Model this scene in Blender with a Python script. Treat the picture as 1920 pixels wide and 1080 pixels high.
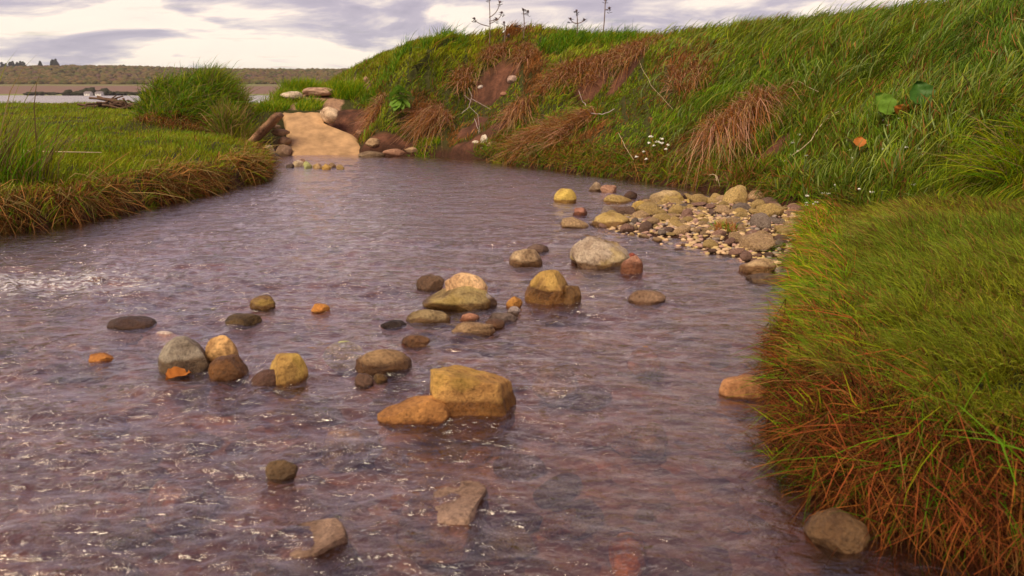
import bpy, bmesh, math, random
import numpy as np
from mathutils import Vector, Matrix
from mathutils.bvhtree import BVHTree

for o in list(bpy.data.objects):
    bpy.data.objects.remove(o)
S = bpy.context.scene
COL = S.collection
R = math.radians
RNG = np.random.default_rng(7)
random.seed(7)

# ------------------------------------------------------------------ camera
CAMH = 0.90
PITCH = R(14.4)
FPX = 1450.0                       # focal length in pixels of the 1920 px wide photograph
cam_d = bpy.data.cameras.new('camera')
cam_d.lens = FPX / 1920 * 36.0
cam_d.sensor_width = 36
cam_d.clip_start = 0.05
cam_d.clip_end = 30000
cam_d.dof.use_dof = True
cam_d.dof.focus_distance = 5.0
cam_d.dof.aperture_fstop = 6.3
cam = bpy.data.objects.new('camera', cam_d)
cam.location = (0, 0, CAMH)
cam.rotation_euler = (R(90) - PITCH, 0, 0)
COL.objects.link(cam)
S.camera = cam

# ------------------------------------------------------------------ sky and sun
SUN_EL, SUN_AZ = R(52), R(-142)     # azimuth measured from +Y (view direction) towards +X
w = bpy.data.worlds.new('World')
S.world = w
w.use_nodes = True
nt = w.node_tree
nt.nodes.clear()
def N(nt, t, **kw):
    n = nt.nodes.new(t)
    for k, v in kw.items():
        if k == 'inp':
            for kk, vv in v.items():
                n.inputs[kk].default_value = vv
        else:
            setattr(n, k, v)
    return n
def L(nt, a, b):
    nt.links.new(a, b)
def ramp(nt, fac, stops, interp='LINEAR'):
    r = nt.nodes.new('ShaderNodeValToRGB')
    r.color_ramp.interpolation = interp
    e = r.color_ramp.elements
    e[0].position, e[0].color = stops[0][0], tuple(stops[0][1]) + (1,)
    e[1].position, e[1].color = stops[-1][0], tuple(stops[-1][1]) + (1,)
    for p, c in stops[1:-1]:
        q = e.new(p)
        q.color = tuple(c) + (1,)
    nt.links.new(fac, r.inputs[0])
    return r
def vmath(nt, op, a, b=None, scale=None):
    n = nt.nodes.new('ShaderNodeVectorMath'); n.operation = op
    for i, v in enumerate((a, b)):
        if v is None: continue
        if hasattr(v, 'links') or isinstance(v, bpy.types.NodeSocket): nt.links.new(v, n.inputs[i])
        else: n.inputs[i].default_value = v
    if scale is not None: n.inputs['Scale'].default_value = scale
    return n.outputs[0]
def fmath(nt, op, a, b=None, c=None, clamp=False):
    n = nt.nodes.new('ShaderNodeMath'); n.operation = op; n.use_clamp = clamp
    for i, v in enumerate((a, b, c)):
        if v is None: continue
        if isinstance(v, bpy.types.NodeSocket): nt.links.new(v, n.inputs[i])
        else: n.inputs[i].default_value = v
    return n.outputs[0]
def mixc(nt, fac, a, b, mode='MIX'):
    n = nt.nodes.new('ShaderNodeMix'); n.data_type = 'RGBA'; n.blend_type = mode
    for s, v in ((0, fac), (6, a), (7, b)):
        if isinstance(v, bpy.types.NodeSocket): nt.links.new(v, n.inputs[s])
        elif s == 0: n.inputs[0].default_value = v
        else: n.inputs[s].default_value = tuple(v) + (1,)
    return n.outputs[2]

tc = N(nt, 'ShaderNodeTexCoord')
sky = N(nt, 'ShaderNodeTexSky', sky_type='NISHITA', sun_disc=False, sun_elevation=SUN_EL, sun_rotation=SUN_AZ,
        air_density=1.2, dust_density=2.0)
sep = N(nt, 'ShaderNodeSeparateXYZ'); L(nt, tc.outputs['Generated'], sep.inputs[0])
zz = fmath(nt, 'ADD', fmath(nt, 'MAXIMUM', sep.outputs[2], 0.0), 0.045)
u = fmath(nt, 'DIVIDE', sep.outputs[0], zz)
v = fmath(nt, 'DIVIDE', sep.outputs[1], zz)
cmb = N(nt, 'ShaderNodeCombineXYZ'); L(nt, u, cmb.inputs[0]); L(nt, v, cmb.inputs[1])
n1 = N(nt, 'ShaderNodeTexNoise', inp={'Scale': 0.34, 'Detail': 9.0, 'Roughness': 0.52, 'Distortion': 0.35})
L(nt, cmb.outputs[0], n1.inputs['Vector'])
n2 = N(nt, 'ShaderNodeTexNoise', inp={'Scale': 0.9, 'Detail': 6.0, 'Roughness': 0.6})
L(nt, vmath(nt, 'ADD', cmb.outputs[0], (13.1, 4.7, 0)), n2.inputs['Vector'])
# low clouds near the horizon are seen as flat banks: second layer in azimuth / elevation
az = fmath(nt, 'ARCTAN2', sep.outputs[0], sep.outputs[1])
cm2 = N(nt, 'ShaderNodeCombineXYZ'); L(nt, fmath(nt, 'MULTIPLY', az, 5.0), cm2.inputs[0]); L(nt, fmath(nt, 'MULTIPLY', sep.outputs[2], 19.0), cm2.inputs[1])
n3 = N(nt, 'ShaderNodeTexNoise', inp={'Scale': 1.15, 'Detail': 8.0, 'Roughness': 0.56, 'Distortion': 0.7})
L(nt, cm2.outputs[0], n3.inputs['Vector'])
lowmix = fmath(nt, 'SUBTRACT', 1.0, fmath(nt, 'MULTIPLY', sep.outputs[2], 4.5, clamp=True), clamp=True)
cl = fmath(nt, 'ADD', fmath(nt, 'MULTIPLY', n1.outputs[0], fmath(nt, 'SUBTRACT', 1.0, lowmix)), fmath(nt, 'MULTIPLY', n3.outputs[0], lowmix))
cr = ramp(nt, cl, [(0.38, (6.6, 6.3, 7.3)), (0.455, (8.3, 7.8, 8.6)), (0.50, (12.0, 11.0, 10.2)), (0.535, (16.0, 14.6, 12.0)), (0.8, (14.5, 13.2, 11.2))])
hi = ramp(nt, sep.outputs[2], [(0.0, (1.0, 1.0, 1.0)), (0.10, (0.97, 0.92, 0.96)), (0.22, (0.98, 0.86, 0.90)), (0.5, (0.66, 0.56, 0.66)), (1.0, (0.50, 0.42, 0.52))])
clc = mixc(nt, 1.0, cr.outputs[0], hi.outputs[0], 'MULTIPLY')
cov = ramp(nt, n2.outputs[0], [(0.30, (0.72,) * 3), (0.42, (1,) * 3), (1.0, (1,) * 3)])
skc = mixc(nt, cov.outputs[0], sky.outputs[0], clc)
bg = N(nt, 'ShaderNodeBackground', inp={'Strength': 0.074})
L(nt, skc, bg.inputs[0])
wo = N(nt, 'ShaderNodeOutputWorld'); L(nt, bg.outputs[0], wo.inputs[0])

sd = bpy.data.lights.new('sun', 'SUN')
sd.energy = 3.7
sd.angle = R(24)
sd.color = (1.0, 0.83, 0.55)
sun = bpy.data.objects.new('sun', sd)
sv = Vector((math.sin(SUN_AZ) * math.cos(SUN_EL), math.cos(SUN_AZ) * math.cos(SUN_EL), math.sin(SUN_EL)))
sun.rotation_euler = sv.to_track_quat('Z', 'Y').to_euler()
COL.objects.link(sun)

S.view_settings.view_transform = 'Standard'
S.view_settings.look = 'None'
S.view_settings.exposure = 0.0
S.view_settings.gamma = 1.0
S.render.engine = 'CYCLES'
S.cycles.transparent_max_bounces = 16
S.cycles.max_bounces = 6

# ------------------------------------------------------------------ helpers
FWD = np.array([0, math.cos(PITCH), -math.sin(PITCH)]); UP = np.array([0, math.sin(PITCH), math.cos(PITCH)])
def ray(px, py):
    return FWD + np.array([1, 0, 0]) * (px - 960) / FPX - UP * (py - 540) / FPX
def W(px, py, z=0.0):              # point of a photograph sight line at height z
    d = ray(px, py); t = (z - CAMH) / d[2]
    return np.array([0, 0, CAMH]) + d * t
def WY(px, py, Y):                 # the same at distance Y
    d = ray(px, py); t = Y / d[1]
    return np.array([0, 0, CAMH]) + d * t
def xy(px, py, z=0.0):
    p = W(px, py, z); return (p[0], p[1])
def xY(px, Y):                     # ground position under image column px at distance Y
    zc = Y * math.cos(PITCH) + 0.4 * math.sin(PITCH)
    return ((px - 960) / FPX * zc, Y)

def _h(ix, iy, s):
    n = (ix.astype(np.int64) * 374761393 + iy.astype(np.int64) * 668265263 + s * 69069) & 0x7fffffff
    n = ((n ^ (n >> 13)) * 1274126177) & 0x7fffffff
    return ((n ^ (n >> 16)) & 0xffff) / 65535.0
def vn(x, y, f=1.0, s=0):          # value noise -1..1
    x = np.asarray(x, float) * f + 100.3; y = np.asarray(y, float) * f + 57.7
    ix = np.floor(x); iy = np.floor(y); fx = x - ix; fy = y - iy
    fx = fx * fx * (3 - 2 * fx); fy = fy * fy * (3 - 2 * fy)
    a = _h(ix, iy, s); b = _h(ix + 1, iy, s); c = _h(ix, iy + 1, s); d = _h(ix + 1, iy + 1, s)
    return ((a * (1 - fx) + b * fx) * (1 - fy) + (c * (1 - fx) + d * fx) * fy) * 2 - 1
def fbm(x, y, f=1.0, o=4, s=0, g=0.5):
    r = 0; a = 1; t = 0
    for i in range(o):
        r = r + a * vn(x, y, f * 2 ** i, s + i * 17); t += a; a *= g
    return r / t
def sstep(a, b, x):
    t = np.clip((x - a) / (b - a), 0, 1); return t * t * (3 - 2 * t)

def tag(o, label=None, cat=None, group=None, kind=None):
    if label: o['label'] = label
    if cat: o['category'] = cat
    if group: o['group'] = group
    if kind: o['kind'] = kind
    return o
def mesh_obj(name, verts, faces, mat=None, parent=None, smooth=True, me_only=False):
    me = bpy.data.meshes.new(name)
    me.from_pydata([tuple(map(float, p)) for p in verts], [], [tuple(map(int, f)) for f in faces])
    if smooth: me.polygons.foreach_set('use_smooth', [True] * len(me.polygons))
    me.update()
    if mat: me.materials.append(mat)
    if me_only: return me
    return link(name, me, parent)
def link(name, me, parent=None):
    o = bpy.data.objects.new(name, me); COL.objects.link(o)
    if parent: o.parent = parent
    return o
def empty(name, loc, rz=0):
    o = bpy.data.objects.new(name, None); COL.objects.link(o)
    o.location = tuple(map(float, loc)); o.rotation_euler = (0, 0, rz); o.empty_display_size = 0.05
    return o
def fast_mesh(name, V, loops, starts, totals, mat, col=None, smooth=False):
    me = bpy.data.meshes.new(name)
    me.vertices.add(len(V)); me.vertices.foreach_set('co', np.ascontiguousarray(V, np.float32).ravel())
    me.loops.add(len(loops)); me.loops.foreach_set('vertex_index', loops.astype(np.int32))
    me.polygons.add(len(starts)); me.polygons.foreach_set('loop_start', starts.astype(np.int32))
    me.polygons.foreach_set('loop_total', totals.astype(np.int32))
    if smooth: me.polygons.foreach_set('use_smooth', np.ones(len(starts), bool))
    me.update(calc_edges=True)
    if col is not None:
        a = me.attributes.new('tint', 'FLOAT_COLOR', 'POINT')
        c = np.ones((len(V), 4), np.float32); c[:, :3] = col
        a.data.foreach_set('color', c.ravel())
    me.materials.append(mat)
    return me
def grid_mesh(name, X, Y, Z, mat, col=None):
    r, c = X.shape
    V = np.stack([X, Y, Z], -1).reshape(-1, 3)
    i = np.arange(r * c).reshape(r, c)
    q = np.stack([i[:-1, :-1], i[:-1, 1:], i[1:, 1:], i[1:, :-1]], -1).reshape(-1, 4)
    n = len(q)
    return fast_mesh(name, V, q.ravel(), np.arange(n) * 4, np.full(n, 4), mat, col, True)

# ------------------------------------------------------------------ materials
def new_mat(name):
    m = bpy.data.materials.new(name); m.use_nodes = True
    m.node_tree.nodes.clear()
    return m, m.node_tree
def finish(nt, sh, disp=None):
    o = N(nt, 'ShaderNodeOutputMaterial'); L(nt, sh, o.inputs[0])
def bump(nt, h, dist, strength=1.0):
    b = N(nt, 'ShaderNodeBump', inp={'Distance': dist, 'Strength': strength}); L(nt, h, b.inputs['Height'])
    return b.outputs[0]
def noise(nt, vec, scale, detail=5.0, rough=0.55, dist=0.0):
    n = N(nt, 'ShaderNodeTexNoise', inp={'Scale': scale, 'Detail': detail, 'Roughness': rough, 'Distortion': dist})
    if vec is not None: L(nt, vec, n.inputs['Vector'])
    return n.outputs[0]
def attr(nt, name, kind='GEOMETRY'):
    a = N(nt, 'ShaderNodeAttribute', attribute_type=kind, attribute_name=name); return a

def blade_material(name, transl=0.35, rough=0.55, spec=0.25):
    m, nt = new_mat(name)
    a = attr(nt, 'tint')
    p = N(nt, 'ShaderNodeBsdfPrincipled', inp={'Roughness': rough, 'Specular IOR Level': spec})
    L(nt, a.outputs['Color'], p.inputs['Base Color'])
    t = N(nt, 'ShaderNodeBsdfTranslucent'); L(nt, a.outputs['Color'], t.inputs[0])
    mx = N(nt, 'ShaderNodeMixShader', inp={0: transl}); L(nt, p.outputs[0], mx.inputs[1]); L(nt, t.outputs[0], mx.inputs[2])
    finish(nt, mx.outputs[0]); return m
M_BLADE = blade_material('grass blades')
M_DRY = blade_material('dead grass', 0.2, 0.8, 0.1)

def ground_material():
    m, nt = new_mat('bank soil and stream bed')
    a = attr(nt, 'tint'); g = N(nt, 'ShaderNodeNewGeometry')
    pos = g.outputs['Position']
    nn = noise(nt, pos, 18, 8, 0.65)
    c = mixc(nt, 0.85, a.outputs['Color'], ramp(nt, nn, [(0.3, (0.55, 0.5, 0.5)), (0.7, (1.35, 1.25, 1.15))]).outputs[0], 'MULTIPLY')
    vo = N(nt, 'ShaderNodeTexVoronoi', inp={'Scale': 22.0}); L(nt, pos, vo.inputs['Vector'])
    sp = N(nt, 'ShaderNodeSeparateXYZ'); L(nt, pos, sp.inputs[0])
    under = fmath(nt, 'LESS_THAN', sp.outputs[2], -0.02)
    sc = N(nt, 'ShaderNodeSeparateColor'); L(nt, vo.outputs['Color'], sc.inputs[0])
    peb = ramp(nt, sc.outputs[0], [(0.0, (0.10, 0.06, 0.06)), (0.25, (0.50, 0.36, 0.33)), (0.55, (0.40, 0.29, 0.32)), (0.85, (0.52, 0.25, 0.10)), (1.0, (0.6, 0.48, 0.44))])
    c2 = mixc(nt, fmath(nt, 'MULTIPLY', under, 0.40), c, peb.outputs[0])
    p = N(nt, 'ShaderNodeBsdfPrincipled', inp={'Roughness': 0.8, 'Specular IOR Level': 0.25})
    L(nt, c2, p.inputs['Base Color'])
    hh = fmath(nt, 'ADD', fmath(nt, 'MULTIPLY', nn, 1.0), fmath(nt, 'MULTIPLY', fmath(nt, 'MULTIPLY', vo.outputs[0], under), -0.8))
    L(nt, bump(nt, hh, 0.03), p.inputs['Normal'])
    finish(nt, p.outputs[0]); return m
M_GROUND = ground_material()

def stone_material(name='river stone', grain=9.0):
    m, nt = new_mat(name)
    tcn = N(nt, 'ShaderNodeTexCoord'); g = N(nt, 'ShaderNodeNewGeometry')
    oi = N(nt, 'ShaderNodeObjectInfo')
    loc = vmath(nt, 'ADD', tcn.outputs['Object'], oi.outputs['Location'])
    big = noise(nt, loc, grain, 4, 0.6, 0.4)
    fine = noise(nt, loc, grain * 9, 6, 0.7)
    c = mixc(nt, 1.0, oi.outputs['Color'], ramp(nt, big, [(0.30, (0.34, 0.27, 0.24)), (0.44, (0.80, 0.74, 0.70)), (0.56, (1.0, 0.98, 0.95)), (0.70, (1.45, 1.42, 1.35))]).outputs[0], 'MULTIPLY')
    c = mixc(nt, 0.8, c, ramp(nt, fine, [(0.30, (0.30, 0.27, 0.25)), (0.48, (0.95, 0.95, 0.95)), (0.75, (1.5, 1.5, 1.45))]).outputs[0], 'MULTIPLY')
    lic = fmath(nt, 'MULTIPLY', oi.outputs['Object Index'], 0.01)
    lf = fmath(nt, 'MULTIPLY', ramp(nt, noise(nt, loc, grain * 0.7, 5, 0.6), [(0.47, (0, 0, 0)), (0.56, (1, 1, 1))]).outputs[0], lic)
    c = mixc(nt, lf, c, (0.56, 0.40, 0.07))
    awl = fmath(nt, 'SUBTRACT', oi.outputs['Alpha'], 0.5)
    sp = N(nt, 'ShaderNodeSeparateXYZ'); L(nt, g.outputs['Position'], sp.inputs[0])
    wn = fmath(nt, 'MULTIPLY', fmath(nt, 'SUBTRACT', noise(nt, loc, grain, 3), 0.5), 0.05)
    wl = fmath(nt, 'SUBTRACT', fmath(nt, 'ADD', awl, wn), sp.outputs[2])
    wet = fmath(nt, 'MULTIPLY', wl, 90.0, clamp=True)
    c = mixc(nt, wet, c, mixc(nt, 1.0, c, (0.40, 0.30, 0.22), 'MULTIPLY'))
    p = N(nt, 'ShaderNodeBsdfPrincipled')
    L(nt, c, p.inputs['Base Color'])
    L(nt, fmath(nt, 'SUBTRACT', 0.78, fmath(nt, 'MULTIPLY', wet, 0.42)), p.inputs['Roughness'])
    p.inputs['Specular IOR Level'].default_value = 0.35
    L(nt, bump(nt, fmath(nt, 'ADD', fine, fmath(nt, 'MULTIPLY', big, 2.0)), 0.011), p.inputs['Normal'])
    finish(nt, p.outputs[0]); return m
M_STONE = stone_material()

def simple_mat(name, col, rough=0.7, var=0.3, scale=20.0, spec=0.3, transl=0.0):
    m, nt = new_mat(name)
    tcn = N(nt, 'ShaderNodeTexCoord')
    nn = noise(nt, tcn.outputs['Object'], scale, 5, 0.6)
    c = mixc(nt, 1.0, col, ramp(nt, nn, [(0.3, (1 - var,) * 3), (0.7, (1 + var,) * 3)]).outputs[0], 'MULTIPLY')
    p = N(nt, 'ShaderNodeBsdfPrincipled', inp={'Roughness': rough, 'Specular IOR Level': spec}); L(nt, c, p.inputs['Base Color'])
    sh = p.outputs[0]
    if transl:
        t = N(nt, 'ShaderNodeBsdfTranslucent'); L(nt, c, t.inputs[0])
        mx = N(nt, 'ShaderNodeMixShader', inp={0: transl}); L(nt, sh, mx.inputs[1]); L(nt, t.outputs[0], mx.inputs[2]); sh = mx.outputs[0]
    finish(nt, sh); return m

# ------------------------------------------------------------------ terrain
LEFT_SHORE = [xy(-500, 520), xy(-200, 470), xy(0, 436), xy(100, 422), xy(200, 403), xy(300, 382), xy(400, 358), xy(490, 338), xy(514, 326), xy(500, 312), xy(470, 297), xy(440, 287)]
LEFT_POLY = [(-60, 3.0)] + LEFT_SHORE + [(-3.75, 11.6), (-3.3, 12.6), (-3.0, 14.0), (-2.0, 40), (-60, 40)]
FORE_SHORE = [xy(2700, 1120), xy(2200, 1085), xy(1920, 1050), xy(1720, 1010), xy(1600, 965), xy(1515, 885), xy(1485, 790), xy(1475, 660), xy(1490, 545), xy(1500, 480), xy(1512, 420)]
FORE_POLY = FORE_SHORE + [xy(1505, 395), xY(1600, 6.2), xY(1920, 5.0), (7, 4), (7, 1.2)]
BAR_POLY = [xy(1130, 418), xy(1190, 396), xy(1235, 374), xy(1330, 376), xy(1420, 384), xy(1530, 402), xy(1560, 470), xy(1450, 497), xy(1380, 480), xy(1300, 455), xy(1240, 448), xy(1160, 432)]
BB = [  # foot of the high bank: position, crest height, run
    (xY(560, 30), 1.45, 1.6), (xY(622, 17), 1.62, 1.1), (xY(650, 12.8), 1.66, 1.2), (xy(672, 291), 1.70, 1.75), (xy(820, 292), 1.74, 1.95),
    (xy(900, 299), 1.63, 2.2), (xy(1000, 313), 1.59, 2.3), (xy(1100, 326), 1.60, 2.5), (xy(1180, 336), 1.62, 2.6), (xy(1290, 351), 1.66, 2.7),
    (xy(1400, 368), 1.76, 2.8), (xy(1500, 388), 1.92, 3.0), (xY(1650, 5.3), 2.20, 3.2), (xY(1920, 4.5), 2.55, 3.3), (xY(2250, 3.6), 2.7, 3.3), ((5.0, 1.0), 2.7, 3.3), ((6.0, -3.0), 2.7, 3.3)]
BIG_POLY = [b[0] for b in BB] + [(60, -3), (60, 60), (-1.0, 60)]

def inside(poly, x, y):
    r = np.zeros(x.shape, bool); n = len(poly)
    for i in range(n):
        x1, y1 = poly[i]; x2, y2 = poly[(i + 1) % n]
        if y1 == y2: continue
        c = ((y1 > y) != (y2 > y)) & (x < (x2 - x1) * (y - y1) / (y2 - y1) + x1)
        r ^= c
    return r
def seg_dist(pts, x, y, vals=None):
    best = np.full(x.shape, 1e9); out = [np.zeros(x.shape) for _ in (vals[0] if vals else [])]
    for i in range(len(pts) - 1):
        ax, ay = pts[i]; bx, by = pts[i + 1]
        dx, dy = bx - ax, by - ay
        t = np.clip(((x - ax) * dx + (y - ay) * dy) / (dx * dx + dy * dy), 0, 1)
        d = np.hypot(x - ax - t * dx, y - ay - t * dy)
        m = d < best; best = np.where(m, d, best)
        for k in range(len(out)):
            out[k] = np.where(m, vals[i][k] * (1 - t) + vals[i + 1][k] * t, out[k])
    return (best, out) if vals else best
MOUND = xY(372, 12.4)
HOLE = xY(503, 11.45)
DENTS = []          # (x, y, radius, depth) hollows scoured into the high bank
def H(x, y, detail=True):
    x = np.asarray(x, float); y = np.asarray(y, float)
    wob = 0.05 * vn(x, y, 3.1, 5) + 0.03 * vn(x, y, 9.0, 6)
    bed = -0.13 + 0.035 * fbm(x, y, 2.2, 3, 40) + 0.012 * vn(x, y, 14, 3)
    z = bed
    # shallow near the gravel bar
    d = seg_dist(BAR_POLY + BAR_POLY[:1], x, y); ins = inside(BAR_POLY, x, y)
    sd_ = np.where(ins, d, -d)
    z = np.maximum(z, -0.12 + 0.15 * sstep(-0.9, 0.35, sd_))
    # left bank
    d = seg_dist(LEFT_POLY + LEFT_POLY[:1], x, y); sd_ = np.where(inside(LEFT_POLY, x, y), d, -d) + wob * 1.5
    top = 0.27 + 0.04 * vn(x, y, 2.3, 71) + 0.05 * sstep(0.2, 3, sd_) + 0.05 * fbm(x, y, 0.9, 3, 11) + 0.10 * sstep(6, 16, y)
    top = top + (0.74 + 0.20 * vn(x, y, 2.6, 73)) * np.exp(-(((x - MOUND[0]) / 0.72) ** 2 + ((y - MOUND[1]) / 0.8) ** 2) ** 1.3)
    lz = -0.14 + (top + 0.14) * (0.82 * sstep(-0.05, 0.13, sd_) + 0.18 * sstep(0.1, 0.9, sd_))
    z = np.where(sd_ > -0.1, np.maximum(z, lz), z)
    # low grass shelf on the right
    d = seg_dist(FORE_POLY + FORE_POLY[:1], x, y); sd_ = np.where(inside(FORE_POLY, x, y), d, -d) + wob * 0.7
    ftop = 0.225 - 0.16 * sstep(3.4, 5.4, y) + 0.03 * fbm(x, y, 1.7, 3, 21) + 0.06 * sstep(0.1, 0.8, sd_) + 0.02 * sstep(2.4, 1.2, y)
    fz = -0.14 + (ftop + 0.14) * (0.75 * sstep(-0.05, 0.14, sd_) + 0.25 * sstep(0.1, 0.5, sd_))
    z = np.where(sd_ > -0.1, np.maximum(z, fz), z)
    # sandy track end behind the slab
    tr = 0.60 * sstep(11.7, 12.5, y) + 0.24 * sstep(12.5, 13.3, y) + 0.12 * sstep(13.3, 16, y) - 0.03 + 0.03 * fbm(x, y, 2.5, 3, 51)
    z = np.where((y > 11.65) & (x < 2) & (x > -4.6), np.maximum(z, tr * sstep(-4.6, -3.9, x)), z)
    z = z - 0.7 * np.exp(-(((x - HOLE[0]) / 0.26) ** 2 + ((y - HOLE[1]) / 0.55) ** 2) ** 2)
    # high bank
    vals = [(b[1], b[2]) for b in BB]
    d, (hc, wd) = seg_dist([b[0] for b in BB], x, y, vals)
    sd_ = np.where(inside(BIG_POLY, x, y), d, -d) + wob * 1.2
    t = sd_ / wd
    prof = 0.16 * sstep(-0.05, 0.07, t) + 0.34 * sstep(0.02, 0.42, t) + 0.32 * sstep(0.30, 0.72, t) + 0.18 * sstep(0.6, 1.15, t)
    bz = -0.14 + (hc + 0.14) * prof + 0.10 * fbm(x, y, 0.8, 4, 31) * sstep(0.05, 0.4, t) + 0.05 * fbm(x, y, 3.0, 3, 33) * sstep(0.02, 0.2, t) + 0.014 * fbm(x, y, 13.0, 2, 35)
    bz = bz - 0.03 * np.maximum(t - 1.2, 0) * wd
    for (dx, dy, dr, dd) in DENTS:
        bz = bz - dd * np.exp(-(((x - dx) ** 2 + (y - dy) ** 2) / dr ** 2))
    z = np.where(sd_ > -0.15, np.maximum(z, bz), z)
    # beyond the low bank the land falls to the estuary
    z = z - 4.5 * sstep(27, 40, y) - 1.5 * sstep(40, 60, y)
    return z

def bank_xy(px, py):               # where a sight line meets the ground (found by marching)
    d = ray(px, py)
    ts = np.linspace(1.0, 30, 3000) / d[1]
    P = np.array([0, 0, CAMH])[None] + d[None] * ts[:, None]
    hz = H(P[:, 0], P[:, 1])
    k = np.argmax(hz >= P[:, 2])
    if not (hz >= P[:, 2]).any(): k = -1
    return P[k]
for (px, py, dr, dd) in [(925, 165, 0.32, 0.20), (1100, 165, 0.30, 0.30), (1140, 150, 0.28, 0.30), (1185, 135, 0.28, 0.28), (880, 215, 0.3, 0.10), (660, 225, 0.25, 0.15), (760, 265, 0.3, 0.10)]:
    p = bank_xy(px, py); DENTS.append((p[0], p[1] + 0.1, dr, dd))

SOILP = []                          # bare soil: centre, radii
for (px, py, rx, ry) in [(930, 162, 0.38, 0.24), (885, 240, 0.22, 0.10), (860, 287, 0.9, 0.14), (650, 240, 0.38, 0.5), (980, 300, 0.5, 0.10), (1110, 165, 0.25, 0.12), (1170, 142, 0.25, 0.12), (1350, 352, 0.7, 0.12), (1200, 332, 0.5, 0.07), (735, 275, 0.6, 0.18), (690, 165, 0.22, 0.3)]:
    p = bank_xy(px, py); SOILP.append((p[0], p[1], rx, ry))
def soil_mask(x, y):
    m = np.zeros(np.shape(x))
    for (cx, cy, rx, ry) in SOILP:
        q = ((x - cx) / rx) ** 2 + ((y - cy) / ry) ** 2 + 0.5 * fbm(x, y, 5, 3, 77)
        m = np.maximum(m, sstep(1.15, 0.75, q))
    return m

rows = np.concatenate([np.linspace(-3, 0.6, 30, endpoint=False), 0.6 * (62 / 0.6) ** np.linspace(0, 1, 680)])
rows = np.sort(np.concatenate([rows, np.arange(7.6, 11.6, 0.035)]))
sv_ = np.linspace(-1, 1, 620)
GX = (sv_[None, :] * (1.0 * (np.maximum(rows, 0.2) + 2.2))[:, None]); GY = np.repeat(rows[:, None], len(sv_), 1)
GZ = H(GX, GY)
sm = soil_mask(GX, GY)
def tint_ground(x, y, z, sm):
    c = np.empty(x.shape + (3,)); c[:] = (0.030, 0.038, 0.008)
    thatch = np.array([0.060, 0.058, 0.012]); soil = np.array([0.115, 0.050, 0.032]) * (0.55 + 0.9 * sstep(-0.5, 0.5, fbm(x, y, 9.0, 4, 88)))[..., None]; sand = np.array([0.36, 0.23, 0.16]); bedc = np.array([0.29, 0.19, 0.165])
    k = (0.5 + 0.5 * fbm(x, y, 1.5, 3, 9))[..., None]
    c = c * (1 - k) + thatch * k
    c = c * (1 - sm[..., None]) + soil * sm[..., None]
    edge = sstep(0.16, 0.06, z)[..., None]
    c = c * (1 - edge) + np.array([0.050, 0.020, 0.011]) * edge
    hl = np.exp(-(((x - HOLE[0]) / 0.40) ** 2 + ((y - HOLE[1]) / 0.8) ** 2) ** 2)[..., None]; c = c * (1 - hl) + np.array([0.022, 0.012, 0.008]) * hl  # darkness inside the culvert hole painted into the ground colour
    s = ((y > 12.6) & (x < -2.75) & (x > -4.3) & (z > 0.3) & (z < 1.15)).astype(float)[..., None]
    c = c * (1 - s) + sand * s
    b = sstep(-0.05, -0.09, z)[..., None]
    near = sstep(0.0, 0.5, np.abs(fbm(x, y, 1.1, 2, 55)))[..., None]
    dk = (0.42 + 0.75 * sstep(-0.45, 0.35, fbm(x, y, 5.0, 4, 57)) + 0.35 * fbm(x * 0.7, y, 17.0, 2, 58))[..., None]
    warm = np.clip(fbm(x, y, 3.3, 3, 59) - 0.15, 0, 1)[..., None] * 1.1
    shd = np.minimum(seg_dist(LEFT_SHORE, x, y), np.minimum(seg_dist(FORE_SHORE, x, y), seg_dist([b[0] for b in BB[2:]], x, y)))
    dk = dk * (0.22 + 0.70 * sstep(0.0, 0.55, shd + 0.15 * fbm(x, y, 2.5, 2, 44)))[..., None]  # banks' shade and dark reflection painted into the bed colour along the shores
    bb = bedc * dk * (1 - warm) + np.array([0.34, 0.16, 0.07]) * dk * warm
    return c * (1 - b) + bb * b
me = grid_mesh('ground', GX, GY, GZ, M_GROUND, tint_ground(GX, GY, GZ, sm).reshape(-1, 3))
tag(link('ground', me), kind='structure')
def normal_at(x, y, e=0.03):
    gx = (H(x + e, y) - H(x - e, y)) / (2 * e); gy = (H(x, y + e) - H(x, y - e)) / (2 * e)
    n = np.stack([-gx, -gy, np.ones_like(gx)], -1)
    return n / np.linalg.norm(n, axis=-1, keepdims=True)

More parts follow.
